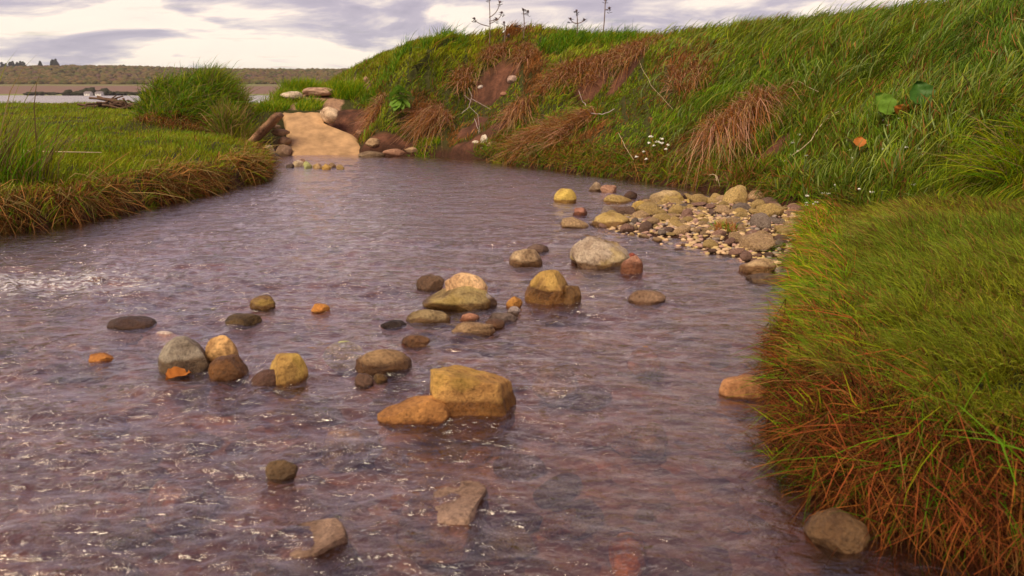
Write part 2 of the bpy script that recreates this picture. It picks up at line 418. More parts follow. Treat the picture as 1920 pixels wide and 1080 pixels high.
# ------------------------------------------------------------------ water
def water_material():
    m, nt = new_mat('stream water')
    g = N(nt, 'ShaderNodeNewGeometry'); pos = g.outputs['Position']
    mp = N(nt, 'ShaderNodeMapping'); L(nt, pos, mp.inputs[0]); mp.inputs['Scale'].default_value = (0.75, 1.15, 1.0); mp.inputs['Rotation'].default_value = (0, 0, R(-12))
    a = noise(nt, mp.outputs[0], 9, 4, 0.6, 0.6)
    b = noise(nt, mp.outputs[0], 30, 4, 0.6, 0.9)
    c = noise(nt, mp.outputs[0], 85, 2, 0.5, 0.3)
    h = fmath(nt, 'ADD', fmath(nt, 'ADD', fmath(nt, 'MULTIPLY', a, 0.025), fmath(nt, 'MULTIPLY', b, 0.0125)), fmath(nt, 'MULTIPLY', c, 0.0012))
    h = fmath(nt, 'MULTIPLY', h, fmath(nt, 'ADD', fmath(nt, 'MULTIPLY', attr(nt, 'calm').outputs['Fac'], 0.95), 0.05)); nb = N(nt, 'ShaderNodeBump', inp={'Distance': 1.0, 'Strength': 1.0}); L(nt, h, nb.inputs['Height'])
    fr = N(nt, 'ShaderNodeFresnel', inp={'IOR': 1.45}); L(nt, nb.outputs[0], fr.inputs['Normal'])
    gl = N(nt, 'ShaderNodeBsdfGlossy', inp={'Roughness': 0.085, 'Color': (1.0, 0.97, 0.98, 1)}); L(nt, nb.outputs[0], gl.inputs['Normal'])
    tr = N(nt, 'ShaderNodeBsdfTransparent', inp={'Color': (0.90, 0.70, 0.60, 1)})
    mx = N(nt, 'ShaderNodeMixShader'); fr2 = N(nt, 'ShaderNodeFresnel', inp={'IOR': 1.45}); frm = fmath(nt, 'ADD', fmath(nt, 'MULTIPLY', fr.outputs[0], 0.45), fmath(nt, 'MULTIPLY', fr2.outputs[0], 0.55)); L(nt, fmath(nt, 'ADD', fmath(nt, 'MULTIPLY', frm, 1.75), 0.05, clamp=True), mx.inputs[0]); L(nt, tr.outputs[0], mx.inputs[1]); L(nt, gl.outputs[0], mx.inputs[2])
    # broken white water
    at = attr(nt, 'tint')
    fo = noise(nt, mp.outputs[0], 26, 6, 0.72, 1.2)
    ff = fmath(nt, 'MULTIPLY', fmath(nt, 'SUBTRACT', fmath(nt, 'ADD', fo, fmath(nt, 'MULTIPLY', at.outputs['Fac'], 0.22)), 0.70), 9.0, clamp=True)
    ff = fmath(nt, 'MULTIPLY', ff, fmath(nt, 'MULTIPLY', at.outputs['Fac'], 0.75))
    df = N(nt, 'ShaderNodeBsdfDiffuse', inp={'Color': (0.75, 0.72, 0.76, 1)})
    silt = N(nt, 'ShaderNodeBsdfDiffuse', inp={'Color': (0.40, 0.29, 0.31, 1)}); L(nt, nb.outputs[0], silt.inputs['Normal'])
    mt = N(nt, 'ShaderNodeMixShader', inp={0: 0.01}); L(nt, tr.outputs[0], mt.inputs[1]); L(nt, silt.outputs[0], mt.inputs[2]); L(nt, mt.outputs[0], mx.inputs[1])
    m2 = N(nt, 'ShaderNodeMixShader'); L(nt, ff, m2.inputs[0]); L(nt, mx.outputs[0], m2.inputs[1]); L(nt, df.outputs[0], m2.inputs[2])
    finish(nt, m2.outputs[0]); return m
M_WATER = water_material()
rows = np.concatenate([np.linspace(-2.9, 0.7, 20, endpoint=False), 0.7 * (12.6 / 0.7) ** np.linspace(0, 1, 640)])
sv2 = np.linspace(-1, 1, 560)
WX = sv2[None, :] * (0.72 * (np.maximum(rows, 0) + 1.8))[:, None]; WY_ = np.repeat(rows[:, None], len(sv2), 1)
amp = 0.75 + 0.35 * sstep(6.5, 2.5, WY_)
q = WX * 0.8 + WY_ * 0.25
riff = np.exp(-(((WX - xy(60, 520)[0]) / 1.3) ** 2 + ((WY_ - xy(60, 530)[1] ) / 0.45) ** 2))
fx0, fy0 = xy(330, 508); riff = np.maximum(riff, 0.6 * np.exp(-(((WX - fx0) / 0.5) ** 2 + ((WY_ - fy0) / 0.08) ** 2)))
WZ = 0.80 * amp * (0.020 * fbm(q, WY_, 4.5, 3, 61) + 0.011 * fbm(q, WY_ * 1.3, 11, 3, 62) + 0.0045 * fbm(q, WY_ * 1.2, 26, 2, 63)) + riff * 0.03 * fbm(q, WY_, 9, 3, 65)
sh_d = np.minimum(seg_dist(LEFT_SHORE, WX, WY_), np.minimum(seg_dist(FORE_SHORE, WX, WY_), seg_dist([b[0] for b in BB[2:]], WX, WY_)))
calm = sstep(0.0, 0.75, sh_d + 0.22 * fbm(WX, WY_, 1.6, 3, 68)) * (0.55 + 0.45 * sstep(-0.35, 0.0, fbm(WX * 0.8, WY_, 1.5, 3, 69)))
calm = np.maximum(0.40 + 0.60 * calm, riff)
WZ = WZ * calm
foam = np.repeat(riff.reshape(-1, 1), 3, 1)
wm_ = grid_mesh('stream_water', WX, WY_, WZ, M_WATER, foam)
wm_.attributes.new('calm', 'FLOAT', 'POINT').data.foreach_set('value', calm.astype(np.float32).ravel())
tag(link('stream_water', wm_), kind='structure')

# ------------------------------------------------------------------ far land, estuary, hills
M_EST = (lambda: None)
def est():
    m, nt = new_mat('estuary water')
    g = N(nt, 'ShaderNodeNewGeometry')
    p = N(nt, 'ShaderNodeBsdfPrincipled', inp={'Base Color': (0.30, 0.27, 0.27, 1), 'Roughness': 0.25})
    L(nt, bump(nt, noise(nt, g.outputs['Position'], 0.6, 4), 0.3), p.inputs['Normal'])
    finish(nt, p.outputs[0]); return m
V = [(-6000, 45, -5.6), (6000, 45, -5.6), (6000, 900, -5.6), (-6000, 900, -5.6)]
tag(mesh_obj('estuary_water', V, [(0, 1, 2, 3)], est()), kind='structure')
def land_mat():
    m, nt = new_mat('far fields')
    g = N(nt, 'ShaderNodeNewGeometry'); sp = N(nt, 'ShaderNodeSeparateXYZ'); L(nt, g.outputs['Position'], sp.inputs[0])
    nn = noise(nt, g.outputs['Position'], 0.012, 5, 0.6)
    yy = fmath(nt, 'ADD', sp.outputs[1], fmath(nt, 'MULTIPLY', nn, 120))
    r = ramp(nt, fmath(nt, 'DIVIDE', fmath(nt, 'SUBTRACT', yy, 860), 800), [(0.0, (0.12, 0.16, 0.05)), (0.20, (0.22, 0.24, 0.08)), (0.24, (0.21, 0.13, 0.10)), (0.62, (0.20, 0.125, 0.105)), (0.66, (0.20, 0.18, 0.08)), (1.0, (0.16, 0.15, 0.06))])
    p = N(nt, 'ShaderNodeBsdfPrincipled', inp={'Roughness': 0.95, 'Specular IOR Level': 0.1}); L(nt, r.outputs[0], p.inputs['Base Color'])
    finish(nt, p.outputs[0]); return m
fxs = np.linspace(-5000, 5000, 160); fys = np.concatenate([np.linspace(860, 2600, 70), [4000, 9000, 20000]])
FX, FY = np.meshgrid(fxs, fys)
def HF(x, y):
    return -5.8 + 16 * sstep(880, 1500, y) + 0.035 * 0 + 42 * sstep(1450, 2300, y) * (1 + 0.22 * fbm(x, y, 0.0012, 3, 90)) + 1.5 * fbm(x, y, 0.006, 2, 91) * sstep(900, 1200, y) + 10 * np.exp(-((x + 1180) / 260) ** 2) * sstep(1700, 2200, y)
tag(link('far_hills', grid_mesh('far_hills', FX, FY, HF(FX, FY), land_mat())), kind='structure')
V = [(-25000, -2000, -6.2), (25000, -2000, -6.2), (25000, 25000, -6.2), (-25000, 25000, -6.2)]
tag(mesh_obj('far_ground', V, [(0, 1, 2, 3)], land_mat()), kind='structure')

def crown_mass(name, pts, rad, cols, mat, sub=2):
    me0 = bpy.data.meshes.new('t'); bm = bmesh.new(); bmesh.ops.create_icosphere(bm, subdivisions=sub, radius=1); bm.to_mesh(me0)
    v0 = np.array([v.co for v in me0.vertices]); f0 = np.array([p.vertices[:] for p in me0.polygons]); bm.free(); bpy.data.meshes.remove(me0)
    n = len(pts); k = len(v0)
    jit = 1 + 0.30 * RNG.standard_normal((n, k, 1)).clip(-1.5, 1.5)
    V = (v0[None] * jit * rad[:, None, :] + pts[:, None, :]).reshape(-1, 3)
    F = (f0[None] + (np.arange(n) * k)[:, None, None]).reshape(-1)
    m = len(F) // 3
    return fast_mesh(name, V, F, np.arange(m) * 3, np.full(m, 3), mat, np.repeat(cols, k, 0), False)
n = 26000
tx = RNG.uniform(-2200, 1500, n); ty = 1480 + 900 * RNG.random(n) ** 1.0
tz = HF(tx, ty); rr = RNG.uniform(2.6, 6.0, n)
pal = np.array([(0.11, 0.11, 0.03), (0.15, 0.12, 0.04), (0.18, 0.12, 0.05), (0.14, 0.08, 0.06), (0.06, 0.075, 0.025)])
pk = np.clip(((fbm(tx, ty, 0.004, 3, 12) + 1) * 2.0 + RNG.normal(0, 0.9, n)), 0, 4).astype(int)
me = crown_mass('woodland', np.stack([tx, ty, tz + rr * 0.4], -1), np.stack([rr * 1.5, rr * 1.2, rr * 0.9], -1), pal[pk] * RNG.uniform(0.75, 1.2, (n, 1)), M_DRY, 1)
tag(link('woodland', me), 'brown and olive spring woodland covering the far hills across the estuary', 'woodland', kind='stuff')

# ------------------------------------------------------------------ blades of grass
def blades(name, P, D, Ln, Wd, lean, droop, Cb, Ct, mat, wave=0.0):
    """P roots, D start directions, lean = sideways pull, droop = sag; colours root and tip"""
    n = len(P)
    D = D / np.linalg.norm(D, axis=1, keepdims=True)
    ts = np.array([0, 0.33, 0.66, 0.86, 1.0]); ws = np.array([0.75, 1.0, 0.72, 0.38, 0.0])
    ang = RNG.uniform(0, 2 * np.pi, n)
    side = np.stack([np.cos(ang), np.sin(ang) * 0.45, 0.15 * np.sin(ang * 3)], -1)
    side = side - (side * D).sum(1, keepdims=True) * D
    side /= np.linalg.norm(side, axis=1, keepdims=True) + 1e-9
    pts = []
    wv = RNG.normal(0, 1, (n, 3)) * wave
    for t, wdt in zip(ts, ws):
        c = P + Ln[:, None] * (t * D + (t ** 2) * lean + wv * math.sin(t * 5.0) * 0.25 + np.array([0, 0, -1.0])[None] * (droop * t ** 2.2)[:, None])
        if wdt > 0:
            o = side * (Wd * wdt * 0.5)[:, None]
            pts += [c - o, c + o]
        else: pts.append(c)
    V = np.stack(pts, 1)
    k = V.shape[1]
    fq = np.array([0, 1, 3, 2, 2, 3, 5, 4, 4, 5, 7, 6, 6, 7, 8])
    F = (fq[None] + (np.arange(n) * k)[:, None]).ravel()
    st = np.array([0, 4, 8, 12]); tot = np.array([4, 4, 4, 3])
    starts = (st[None] + (np.arange(n) * 15)[:, None]).ravel(); tots = np.tile(tot, n)
    tv = np.array([0, 0, .33, .33, .66, .66, .86, .86, 1.0])
    C = Cb[:, None, :] * (1 - tv)[None, :, None] + Ct[:, None, :] * tv[None, :, None]
    return fast_mesh(name, V.reshape(-1, 3), F, starts, tots, mat, C.reshape(-1, 3))

def scatter(n, ylo, yhi, test, power=1.6, xmul=0.78, steep=True):
    """points on the ground, thinning with distance"""
    out = []; got = 0
    while got < n:
        m = 200000
        uu = RNG.random(m)
        e = 2.0 - power                       # pdf over Y of  Y^(1-power) (x span grows with Y)
        if abs(e) < 1e-3: y = ylo * (yhi / ylo) ** uu
        else: y = (ylo ** e + uu * (yhi ** e - ylo ** e)) ** (1 / e)
        x = RNG.uniform(-1, 1, m) * xmul * (y + 0.6)
        keep = test(x, y)
        x, y = x[keep], y[keep]
        if steep:
            nz = normal_at(x, y)[:, 2]
            k2 = RNG.random(len(x)) < np.clip(1.0 / nz, 1, 4) / 4
            x, y = x[k2], y[k2]
        out.append(np.stack([x, y], -1)); got += len(x)
        if len(x) == 0: break
    return np.concatenate(out)[:n]
GREEN = np.array([0.145, 0.320, 0.005]); YG = np.array([0.370, 0.420, 0.008]); DRY = np.array([0.50, 0.24, 0.075]); STRAW = np.array([0.46, 0.33, 0.13]); RED = np.array([0.26, 0.065, 0.020]); DKG = np.array([0.065, 0.165, 0.010]); RUST = np.array([0.42, 0.145, 0.03])
def mixn(a, b, t): return a * (1 - t[:, None]) + b * t[:, None]
def sdist(poly, x, y):
    d = seg_dist(poly + poly[:1], x, y); return np.where(inside(poly, x, y), d, -d)

def meadow(name, label, n, ylo, yhi, test, power, height, width, leanv, colf, droop=0.3, group=None, mat=None, wave=0.0, sink=0.01, spread=0.35, xmul=0.78):
    p = scatter(n, ylo, yhi, test, power, xmul)
    x, y = p[:, 0], p[:, 1]
    # gather into tufts
    cl = 0.10 + 0.015 * y
    ax = np.round(x / cl) * cl; ay = np.round(y / cl) * cl
    hsh = _h(np.round(x / cl), np.round(y / cl), 5)
    x = x + (ax + (hsh - 0.5) * cl - x) * 0.12; y = y + (ay + (_h(np.round(x / cl), np.round(y / cl), 9) - 0.5) * cl - y) * 0.12
    z = H(x, y); nrm = normal_at(x, y)
    n = len(x)
    up = np.array([0, 0, 1.0])
    D = up * 0.8 + nrm * 0.35 + RNG.normal(0, spread, (n, 3)) * np.array([1, 1, 0.3])
    hh = height(x, y, z) * RNG.uniform(0.55, 1.25, n) * (0.75 + 0.5 * hsh)
    ww = width * (0.7 + 0.6 * RNG.random(n)) * np.maximum(0.7, np.sqrt(y / 4.0))
    lean = np.array(leanv)[None] * (0.5 + RNG.random(n))[:, None] + 0.25 * np.stack([fbm(x, y, 1.3, 2, 3), fbm(x, y, 1.3, 2, 4), 0 * x], -1)
    Cb, Ct = colf(x, y, z, hsh)
    me = blades(name, np.stack([x, y, z - sink], -1), D, hh, ww, lean, droop * (0.4 + RNG.random(n)), Cb, Ct, mat or M_BLADE, wave)
    return tag(link(name, me), label, 'grass', group, 'stuff')

def rnd(n): return RNG.random(n)
# --- left bank turf
def t_left(x, y):
    d = sdist(LEFT_POLY, x, y)
    return (d > 0.0) & (y < 27) & ~((x > -3.6) & (y > 11.8)) & ~((np.abs(x - HOLE[0]) < 0.40) & (y > 10.75) & (y < 12.15))
def c_left(x, y, z, hs):
    n = len(x); d = sdist(LEFT_POLY, x, y)
    k = np.clip(0.5 + 0.6 * fbm(x, y, 1.2, 3, 14) + RNG.normal(0, 0.25, n), 0, 1)
    c = mixn(GREEN, YG, k)
    e = np.clip(sstep(0.28, 0.05, d) * 0.8 + RNG.normal(0, 0.25, n), 0, 1) * (d < 0.4)
    dr = (rnd(n) < 0.08 + 0.6 * e)
    dc = mixn(DRY, RUST, rnd(n)) * RNG.uniform(0.5, 1.1, (n, 1))
    c = np.where(dr[:, None], dc, c) * RNG.uniform(0.45, 1.25, (n, 1))
    return mixn(c, DRY * 0.6, np.full(n, 0.25)), c
meadow('left_bank_grass', 'short bright green turf covering the low left bank', 105000, 3.0, 27, t_left, 1.9, lambda x, y, z: 0.115 + 0.04 * vn(x, y, 1.5, 8) + 0.08 * sstep(11.3, 12.2, y) * (z > 0.55), 0.0040, (0.22, -0.05, 0), c_left, 0.35)
# --- fringe hanging over the left shore
def along(poly, n, jitter=0.05):
    P = np.array(poly); seg = np.linalg.norm(np.diff(P, axis=0), axis=1); cum = np.concatenate([[0], np.cumsum(seg)])
    s = RNG.random(n) * cum[-1]; i = np.clip(np.searchsorted(cum, s) - 1, 0, len(seg) - 1); t = (s - cum[i]) / seg[i]
    q = P[i] * (1 - t)[:, None] + P[i + 1] * t[:, None]
    d = (P[i + 1] - P[i]) / seg[i][:, None]
    nrm = np.stack([-d[:, 1], d[:, 0]], -1)
    return q, nrm
def fringe(name, label, shore, n, side, hgt, length, width, cols, inset=(0.0, 0.30), outw=0.6, droop=0.9, cat='grass', wave=0.3, upw=0.15, patch=0.0):
    q, nr = along(shore, n)
    if patch:
        kp = vn(q[:, 0], q[:, 1], 3.5, 91) + 0.5 * vn(q[:, 0], q[:, 1], 9, 92) + RNG.normal(0, 0.25, n) > -patch
        q, nr = q[kp], nr[kp]; n = len(q)
    nr = nr * side                                   # pointing to the water
    off = -(inset[0] + (inset[1] - inset[0]) * RNG.random(n) ** 0.8)
    p = q + nr * off[:, None]
    z = H(p[:, 0], p[:, 1])
    z = np.where(z < 0.03, 0.02 + 0.12 * RNG.random(n), z)
    D = np.stack([nr[:, 0] * outw, nr[:, 1] * outw, np.full(n, upw)], -1) + RNG.normal(0, 0.40, (n, 3)) * np.array([1, 1, 0.55])
    ln = length * RNG.uniform(0.4, 1.3, n); dist = np.maximum(1.0, p[:, 1])
    wd = width * RNG.uniform(0.6, 1.3, n) * np.maximum(0.75, np.sqrt(dist / 4))
    lean = np.stack([nr[:, 0] * 0.15, nr[:, 1] * 0.15, 0 * ln], -1) + RNG.normal(0, 0.15, (n, 3))
    i = RNG.integers(0, len(cols), n); c = np.array(cols)[i] * RNG.uniform(0.6, 1.2, (n, 1))
    dr = np.minimum(droop * RNG.uniform(0.5, 1.3, n), np.maximum(0.05, (z + 0.02) / ln + 0.10))
    me = blades(name, np.stack([p[:, 0], p[:, 1], z], -1), D, ln, wd, lean, dr, c, c * 0.9, M_DRY, wave)
    return tag(link(name, me), label, cat, None, 'stuff')
fringe('shore_dead_grass', 'tangled rusty dead grass hanging over the edge of the left bank', LEFT_SHORE[1:-2], 12000, -1, 0.3, 0.17, 0.0036, [DRY * 0.8, DRY * 0.4, RUST * 0.6, RED * 0.6, STRAW * 0.6, GREEN * 0.5, RUST * 0.35, RED * 0.3, DRY * 0.25], (-0.03, 0.20), wave=0.7, patch=0.1)
fringe('draping_straw', 'long pale straw strands draping from the left bank turf over the dark edge', LEFT_SHORE[1:-2], 1500, -1, 0.3, 0.34, 0.0045, [STRAW, STRAW * 0.7, DRY, DRY * 0.8, YG * 0.7], (0.08, 0.40), 0.8, 0.55, wave=0.5, upw=0.25, patch=0.4)

# --- low shelf on the right
def t_fore(x, y):
    d = sdist(FORE_POLY, x, y); bz = sdist(BIG_POLY, x, y)
    return (d > 0.03 + 0.16 * sstep(2.1, 1.6, y)) & (bz < 0.12) & (x < 4.5)
def c_fore(x, y, z, hs):
    n = len(x); d = sdist(FORE_POLY, x, y)
    k = np.clip(0.45 + 0.6 * fbm(x, y, 1.6, 3, 15) + RNG.normal(0, 0.25, n), 0, 1)
    c = mixn(GREEN, YG, k)
    e = sstep(0.30, 0.05, d) * sstep(2.4, 1.7, y)
    far = sstep(3.0, 4.2, y) * (0.5 + 0.5 * fbm(x, y, 2, 2, 66))
    dr = rnd(n) < 0.14 + 0.55 * e + 0.40 * far
    dc = mixn(RUST, STRAW * 0.7, rnd(n) ** 1.5 * 0.8) * RNG.uniform(0.5, 1.1, (n, 1))
    c = np.where(dr[:, None], dc, c) * RNG.uniform(0.40, 1.25, (n, 1))
    return mixn(c, RUST * 0.7, np.full(n, 0.35)), mixn(c * 1.25, np.array([0.52, 0.52, 0.16]), np.full(n, 0.20))
meadow('shelf_grass', 'fine green grass on the low shelf beside the stream at right', 95000, 1.1, 6.3, t_fore, 1.9, lambda x, y, z: 0.105 + 0.03 * vn(x, y, 2.5, 8), 0.0044, (-0.42, -0.15, 0), c_fore, 0.40, spread=0.30, xmul=0.85)
fringe('shelf_edge_roots', 'red brown tangle of dead grass and roots under the near right turf edge', FORE_SHORE[:8], 20000, 1, 0.3, 0.11, 0.0030, [RED * 1.2, RED * 0.9, RUST * 0.8, RUST * 0.4, RED * 0.3, RED * 0.2, DRY * 0.35, GREEN * 0.5], (-0.03, 0.20), 0.45, 0.7, wave=1.0, patch=0.35)
fringe('shelf_strands', 'longer orange and green strands trailing over the near right turf edge', FORE_SHORE[:8], 650, 1, 0.3, 0.20, 0.0036, [RUST * 0.8, DRY * 0.6, YG * 0.6, GREEN, RED * 1.4], (0.05, 0.32), 0.7, 0.55, wave=0.4, upw=0.3)
fringe('shelf_edge_grass', 'green and brown grass tips leaning out over the water at right', FORE_SHORE[6:], 7000, 1, 0.3, 0.14, 0.0034, [GREEN, YG, GREEN * 0.8, RUST, DRY], (0.0, 0.22), 0.5, 0.5, wave=0.15, upw=0.5)

# --- high bank
def t_big(x, y):
    d = sdist(BIG_POLY, x, y)
    far = (y > 4) & (d < 7.5)
    return (d > np.where(big_st(x, y) > 1080, 0.02, 0.07) + 0.06 * vn(x, y, 4, 2)) & (soil_mask(x, y) < 0.35 + 0.25 * RNG.random(len(x))) & (x < 9) & far & (y < 19)
def big_st(x, y):
    px = 960 + x / (y * math.cos(PITCH)) * FPX            # how far along the bank
    return px
DRYP = []                        # withered areas on the high bank
for (px, py, r1, r2, a) in [(1285, 120, 0.35, 0.5, 1.0), (1000, 130, 0.25, 0.7, 0.9), (960, 65, 0.3, 0.3, 0.8), (1140, 110, 0.9, 0.16, 0.9), (790, 230, 0.3, 0.25, 0.8), (1060, 290, 0.9, 0.16, 0.8), (700, 200, 0.25, 0.4, 0.8), (880, 240, 0.5, 0.25, 0.7), (1200, 310, 0.6, 0.15, 0.5), (1180, 60, 0.6, 0.5, 0.25)]:
    p = bank_xy(px, py); DRYP.append((p[0], p[1], r1, r2, a))
def dry_mask(x, y):
    m = np.zeros(len(x))
    for (cx, cy, rx, ry, a) in DRYP:
        m = np.maximum(m, a * np.exp(-(((x - cx) / rx) ** 2 + ((y - cy) / ry) ** 2)))
    return m
def c_big(x, y, z, hs):
    n = len(x); s = big_st(x, y)
    k = np.clip(0.35 + 0.7 * fbm(x, y, 0.9, 4, 16) + RNG.normal(0, 0.22, n) + 0.35 * sstep(1400, 1000, s) * sstep(0.9, 1.5, z), 0, 1)
    c = mixn(GREEN, YG, k)
    dk = np.clip(sstep(1250, 1550, s) * 0.65 * (1 - k), 0, 1)
    c = mixn(c, DKG, dk)
    dm = dry_mask(x, y) + 0.10 + 0.25 * sstep(0.5, 0.15, z) * sstep(1500, 1350, s) + 0.15 * np.clip(fbm(x, y, 2.1, 3, 19), 0, 1)
    dr = rnd(n) < dm * (0.6 + 0.8 * hs)
    dc = mixn(DRY, RUST, rnd(n)) * RNG.uniform(0.5, 1.1, (n, 1))
    c = np.where(dr[:, None], dc, c) * RNG.uniform(0.45, 1.35, (n, 1)) * (0.60 + 0.6 * _h(np.floor(x * 9), np.floor(y * 7), 3))[:, None]
    return mixn(c, DRY * 0.4, np.full(n, 0.25)), c
def h_big(x, y, z):
    s = big_st(x, y)
    return 0.13 + 0.06 * vn(x, y, 1.1, 81) + 0.03 * vn(x, y, 5, 82) + 0.13 * sstep(1150, 1500, s) - 0.05 * sstep(4.8, 4.0, y)
meadow('bank_grass', 'long wind combed green grass covering the high right bank', 200000, 4.0, 19, t_big, 1.75, h_big, 0.0058, (0.42, 0.0, 0), c_big, 0.38, spread=0.30, xmul=0.80)

def t_tall(x, y): return t_big(x, y) & (big_st(x, y) > 1180 + 150 * RNG.random(len(x))) & (y > 5) & (vn(x, y, 2.2, 6) > -0.3)
def c_tall(x, y, z, hs):
    n = len(x); c = mixn(YG, np.array([0.30, 0.40, 0.14]), rnd(n)) * RNG.uniform(0.5, 1.15, (n, 1)); return c * 0.7, c
meadow('tall_bank_grass', 'taller pale tipped grass bending right on the high bank', 7000, 4.6, 12, t_tall, 1.75, lambda x, y, z: 0.36 + 0.08 * vn(x, y, 1.5, 8), 0.0075, (0.55, 0, 0), c_tall, 0.5, spread=0.22)
fringe('bank_foot_grass', 'straggling rusty and green grass hanging along the foot of the high bank', [b[0] for b in BB[5:12]], 6500, -1, 0.3, 0.20, 0.0045, [DRY * 0.8, DRY * 0.5, RUST * 0.6, GREEN * 0.7, YG * 0.6, GREEN * 0.5, STRAW * 0.5], (0.0, 0.35), 0.4, 0.7, wave=0.5, upw=0.3)

# ------------------------------------------------------------------ stones
def ico(sub):
    bm = bmesh.new(); bmesh.ops.create_icosphere(bm, subdivisions=sub, radius=1)
    v = np.array([p.co for p in bm.verts]); f = [[q.index for q in p.verts] for p in bm.faces]; bm.free(); return v, f
ICO = {k: ico(k) for k in (3, 4, 5)}
def vn3(v, f, s):
    return (vn(v[:, 0] + v[:, 2] * 0.7, v[:, 1] - v[:, 2] * 0.4, f, s) + vn(v[:, 2] + 3, v[:, 0] - v[:, 1] * 0.6, f, s + 3)) * 0.5
def stone_mesh(seed, size, sub=5, ncut=9, cuts=None, rough=0.05, hard=0.85, box=0.0):
    r = np.random.default_rng(seed); v, f = ICO[sub]; v = v.copy()
    if box:                                            # squarer
        p = 2 / (1 - box * 0.85); v = np.sign(v) * np.abs(v) ** (2 / p)
    pl = list(cuts or [])
    for _ in range(ncut):
        nn = r.normal(0, 1, 3); nn /= np.linalg.norm(nn); pl.append((*nn, r.uniform(0.66, 0.92)))
    for (a, b, c, o) in pl:
        nn = np.array((a, b, c), float); nn /= np.linalg.norm(nn)
        s = v @ nn - o; v = v - nn[None] * (np.maximum(s, 0) * hard)[:, None]
    ext = np.abs(v).max(0)[None]; v = v / ext; v[:, 2] = np.where(v[:, 2] > 0, v[:, 2] / v[:, 2].max(), v[:, 2])
    ln = np.linalg.norm(v, axis=1, keepdims=True)
    v = v * (1 + rough * (vn3(v, 2.3, seed) * 1.6 + vn3(v, 5.5, seed + 9) * 0.8 + vn3(v, 13, seed + 19) * 0.35))[:, None]
    v = v * np.array(size)[None]
    return mesh_obj('stone', v, f, M_STONE, me_only=True)
def stone_look(o, wetline, lichen):
    o.color[3] = float(max(0.0, 0.5 + max(-0.5, wetline * (0.88 if wetline > 0 else 1)))); o.pass_index = int(round(100 * float(lichen)))
OCH = (0.44, 0.27, 0.085); TAN = (0.46, 0.32, 0.19); BRN = (0.26, 0.17, 0.10); GRY = (0.30, 0.26, 0.23); PNK = (0.42, 0.24, 0.19); ORG = (0.52, 0.22, 0.05); DRK = (0.12, 0.085, 0.07); PAL = (0.60, 0.50, 0.40); OLV = (0.27, 0.22, 0.10); GRN = (0.42, 0.45, 0.20)
_sn = [0]
def stone(label, px0, px1, pt, pb, col, wet=0.04, lichen=0.0, dr=0.8, name='stone', group=None, zbase=0.0, cz=0.15, rot=0.0, sink=None, under=None, rx=0.0, ry=0.0, **kw):
    _sn[0] += 1
    cxp = (px0 + px1) / 2
    if under is not None:                               # lies on the bed: top just below (or barely through) the surface
        c = W(cxp, (pt + pb) / 2, under); a = W(cxp, pt, under); b = W(cxp, pb, under)
        zc = c[1] * math.cos(PITCH) + (CAMH - under) * math.sin(PITCH)
        hz = 0.06
        me = stone_mesh(kw.pop('seed', 100 + _sn[0]), ((px1 - px0) * zc / FPX / 2, max(0.03, (a[1] - b[1]) / 2), hz), **kw)
        o = link(name, me); o.location = (c[0], c[1], under - hz); o.rotation_euler = (rx, ry, rot)
        o.color = (*col, 1); stone_look(o, -1.0, float(lichen))
        return tag(o, label, 'stone', group)
    f = W(cxp, pb, zbase)                               # front foot on the water or ground
    zc = f[1] * math.cos(PITCH) + (CAMH - zbase) * math.sin(PITCH)
    wd = (px1 - px0) * zc / FPX
    dp = wd * dr
    cy = f[1] + dp * 0.42
    top = WY(cxp, pt, cy)[2] if zbase < 0.5 else WY(cxp, pt, cy)[2]
    hgt = max(top - zbase, 0.012)
    hz = hgt * (1 - cz); c0 = zbase + hgt * cz
    if sink: hz = (hgt + sink) / 2; c0 = zbase + hgt - hz
    me = stone_mesh(kw.pop('seed', 100 + _sn[0]), (wd / 2, dp / 2, hz), **kw)
    o = link(name, me)
    X = (cxp - 960) / FPX * (cy * math.cos(PITCH) + (CAMH - zbase) * math.sin(PITCH))
    o.location = (X, cy, c0); o.rotation_euler = (0, 0, rot)
    o.color = (*col, 1); stone_look(o, float(zbase + wet if zbase < 0.02 else -1.0), float(lichen))
    tag(o, label, 'stone', group)
    return o

stone('large ochre block with sloping flat top standing in the near stream', 797, 970, 690, 784, (0.46, 0.255, 0.085), 0.06, 0.25, 0.55, ncut=3, cuts=[(0.22, 0, 1, 0.50), (0.05, -1, 0.15, 0.62), (-1, -0.1, 0.05, 0.80), (1, -0.25, 0.25, 0.76), (0, 1, 0.2, 0.7)], rough=0.05, hard=0.84, box=0.3)
stone('low wedge of orange brown stone against left of the ochre block', 705, 850, 744, 797, (0.40, 0.19, 0.06), 0.015, 0, 0.6, ncut=3, cuts=[(-0.6, 0, 1, 0.5), (0.3, -1, 0.3, 0.7)], rough=0.05)
stone('rounded brown stone with grey front, left of and behind the ochre block', 666, 772, 657, 702, (0.30, 0.19, 0.10), 0.05, 0, 0.7, ncut=5)
stone('angular yellow stone at right end of the near left cluster', 500, 577, 666, 722, (0.52, 0.33, 0.10), 0.02, 0.35, 0.8, ncut=3, cuts=[(-1, -0.5, 0.5, 0.6), (0.9, -0.6, 0.3, 0.62), (0, -0.5, 1, 0.72)], rough=0.04)
stone('purplish wet stone tucked under left side of the angular yellow stone', 470, 536, 692, 724, (0.30, 0.20, 0.19), 0.1, 0, 0.9)
stone('large grey dome stone with pale top in the near left cluster', 300, 400, 632, 701, (0.37, 0.33, 0.27), 0.06, 0, 0.9, ncut=4, rough=0.035)
stone('orange tan stone leaning behind the grey dome stone', 384, 447, 631, 684, (0.55, 0.33, 0.14), 0.03, 0, 0.8, ncut=4)
stone('dark brown rounded stone in front of the orange tan stone', 392, 467, 667, 713, (0.33, 0.19, 0.08), 0.12, 0, 0.9, ncut=3)
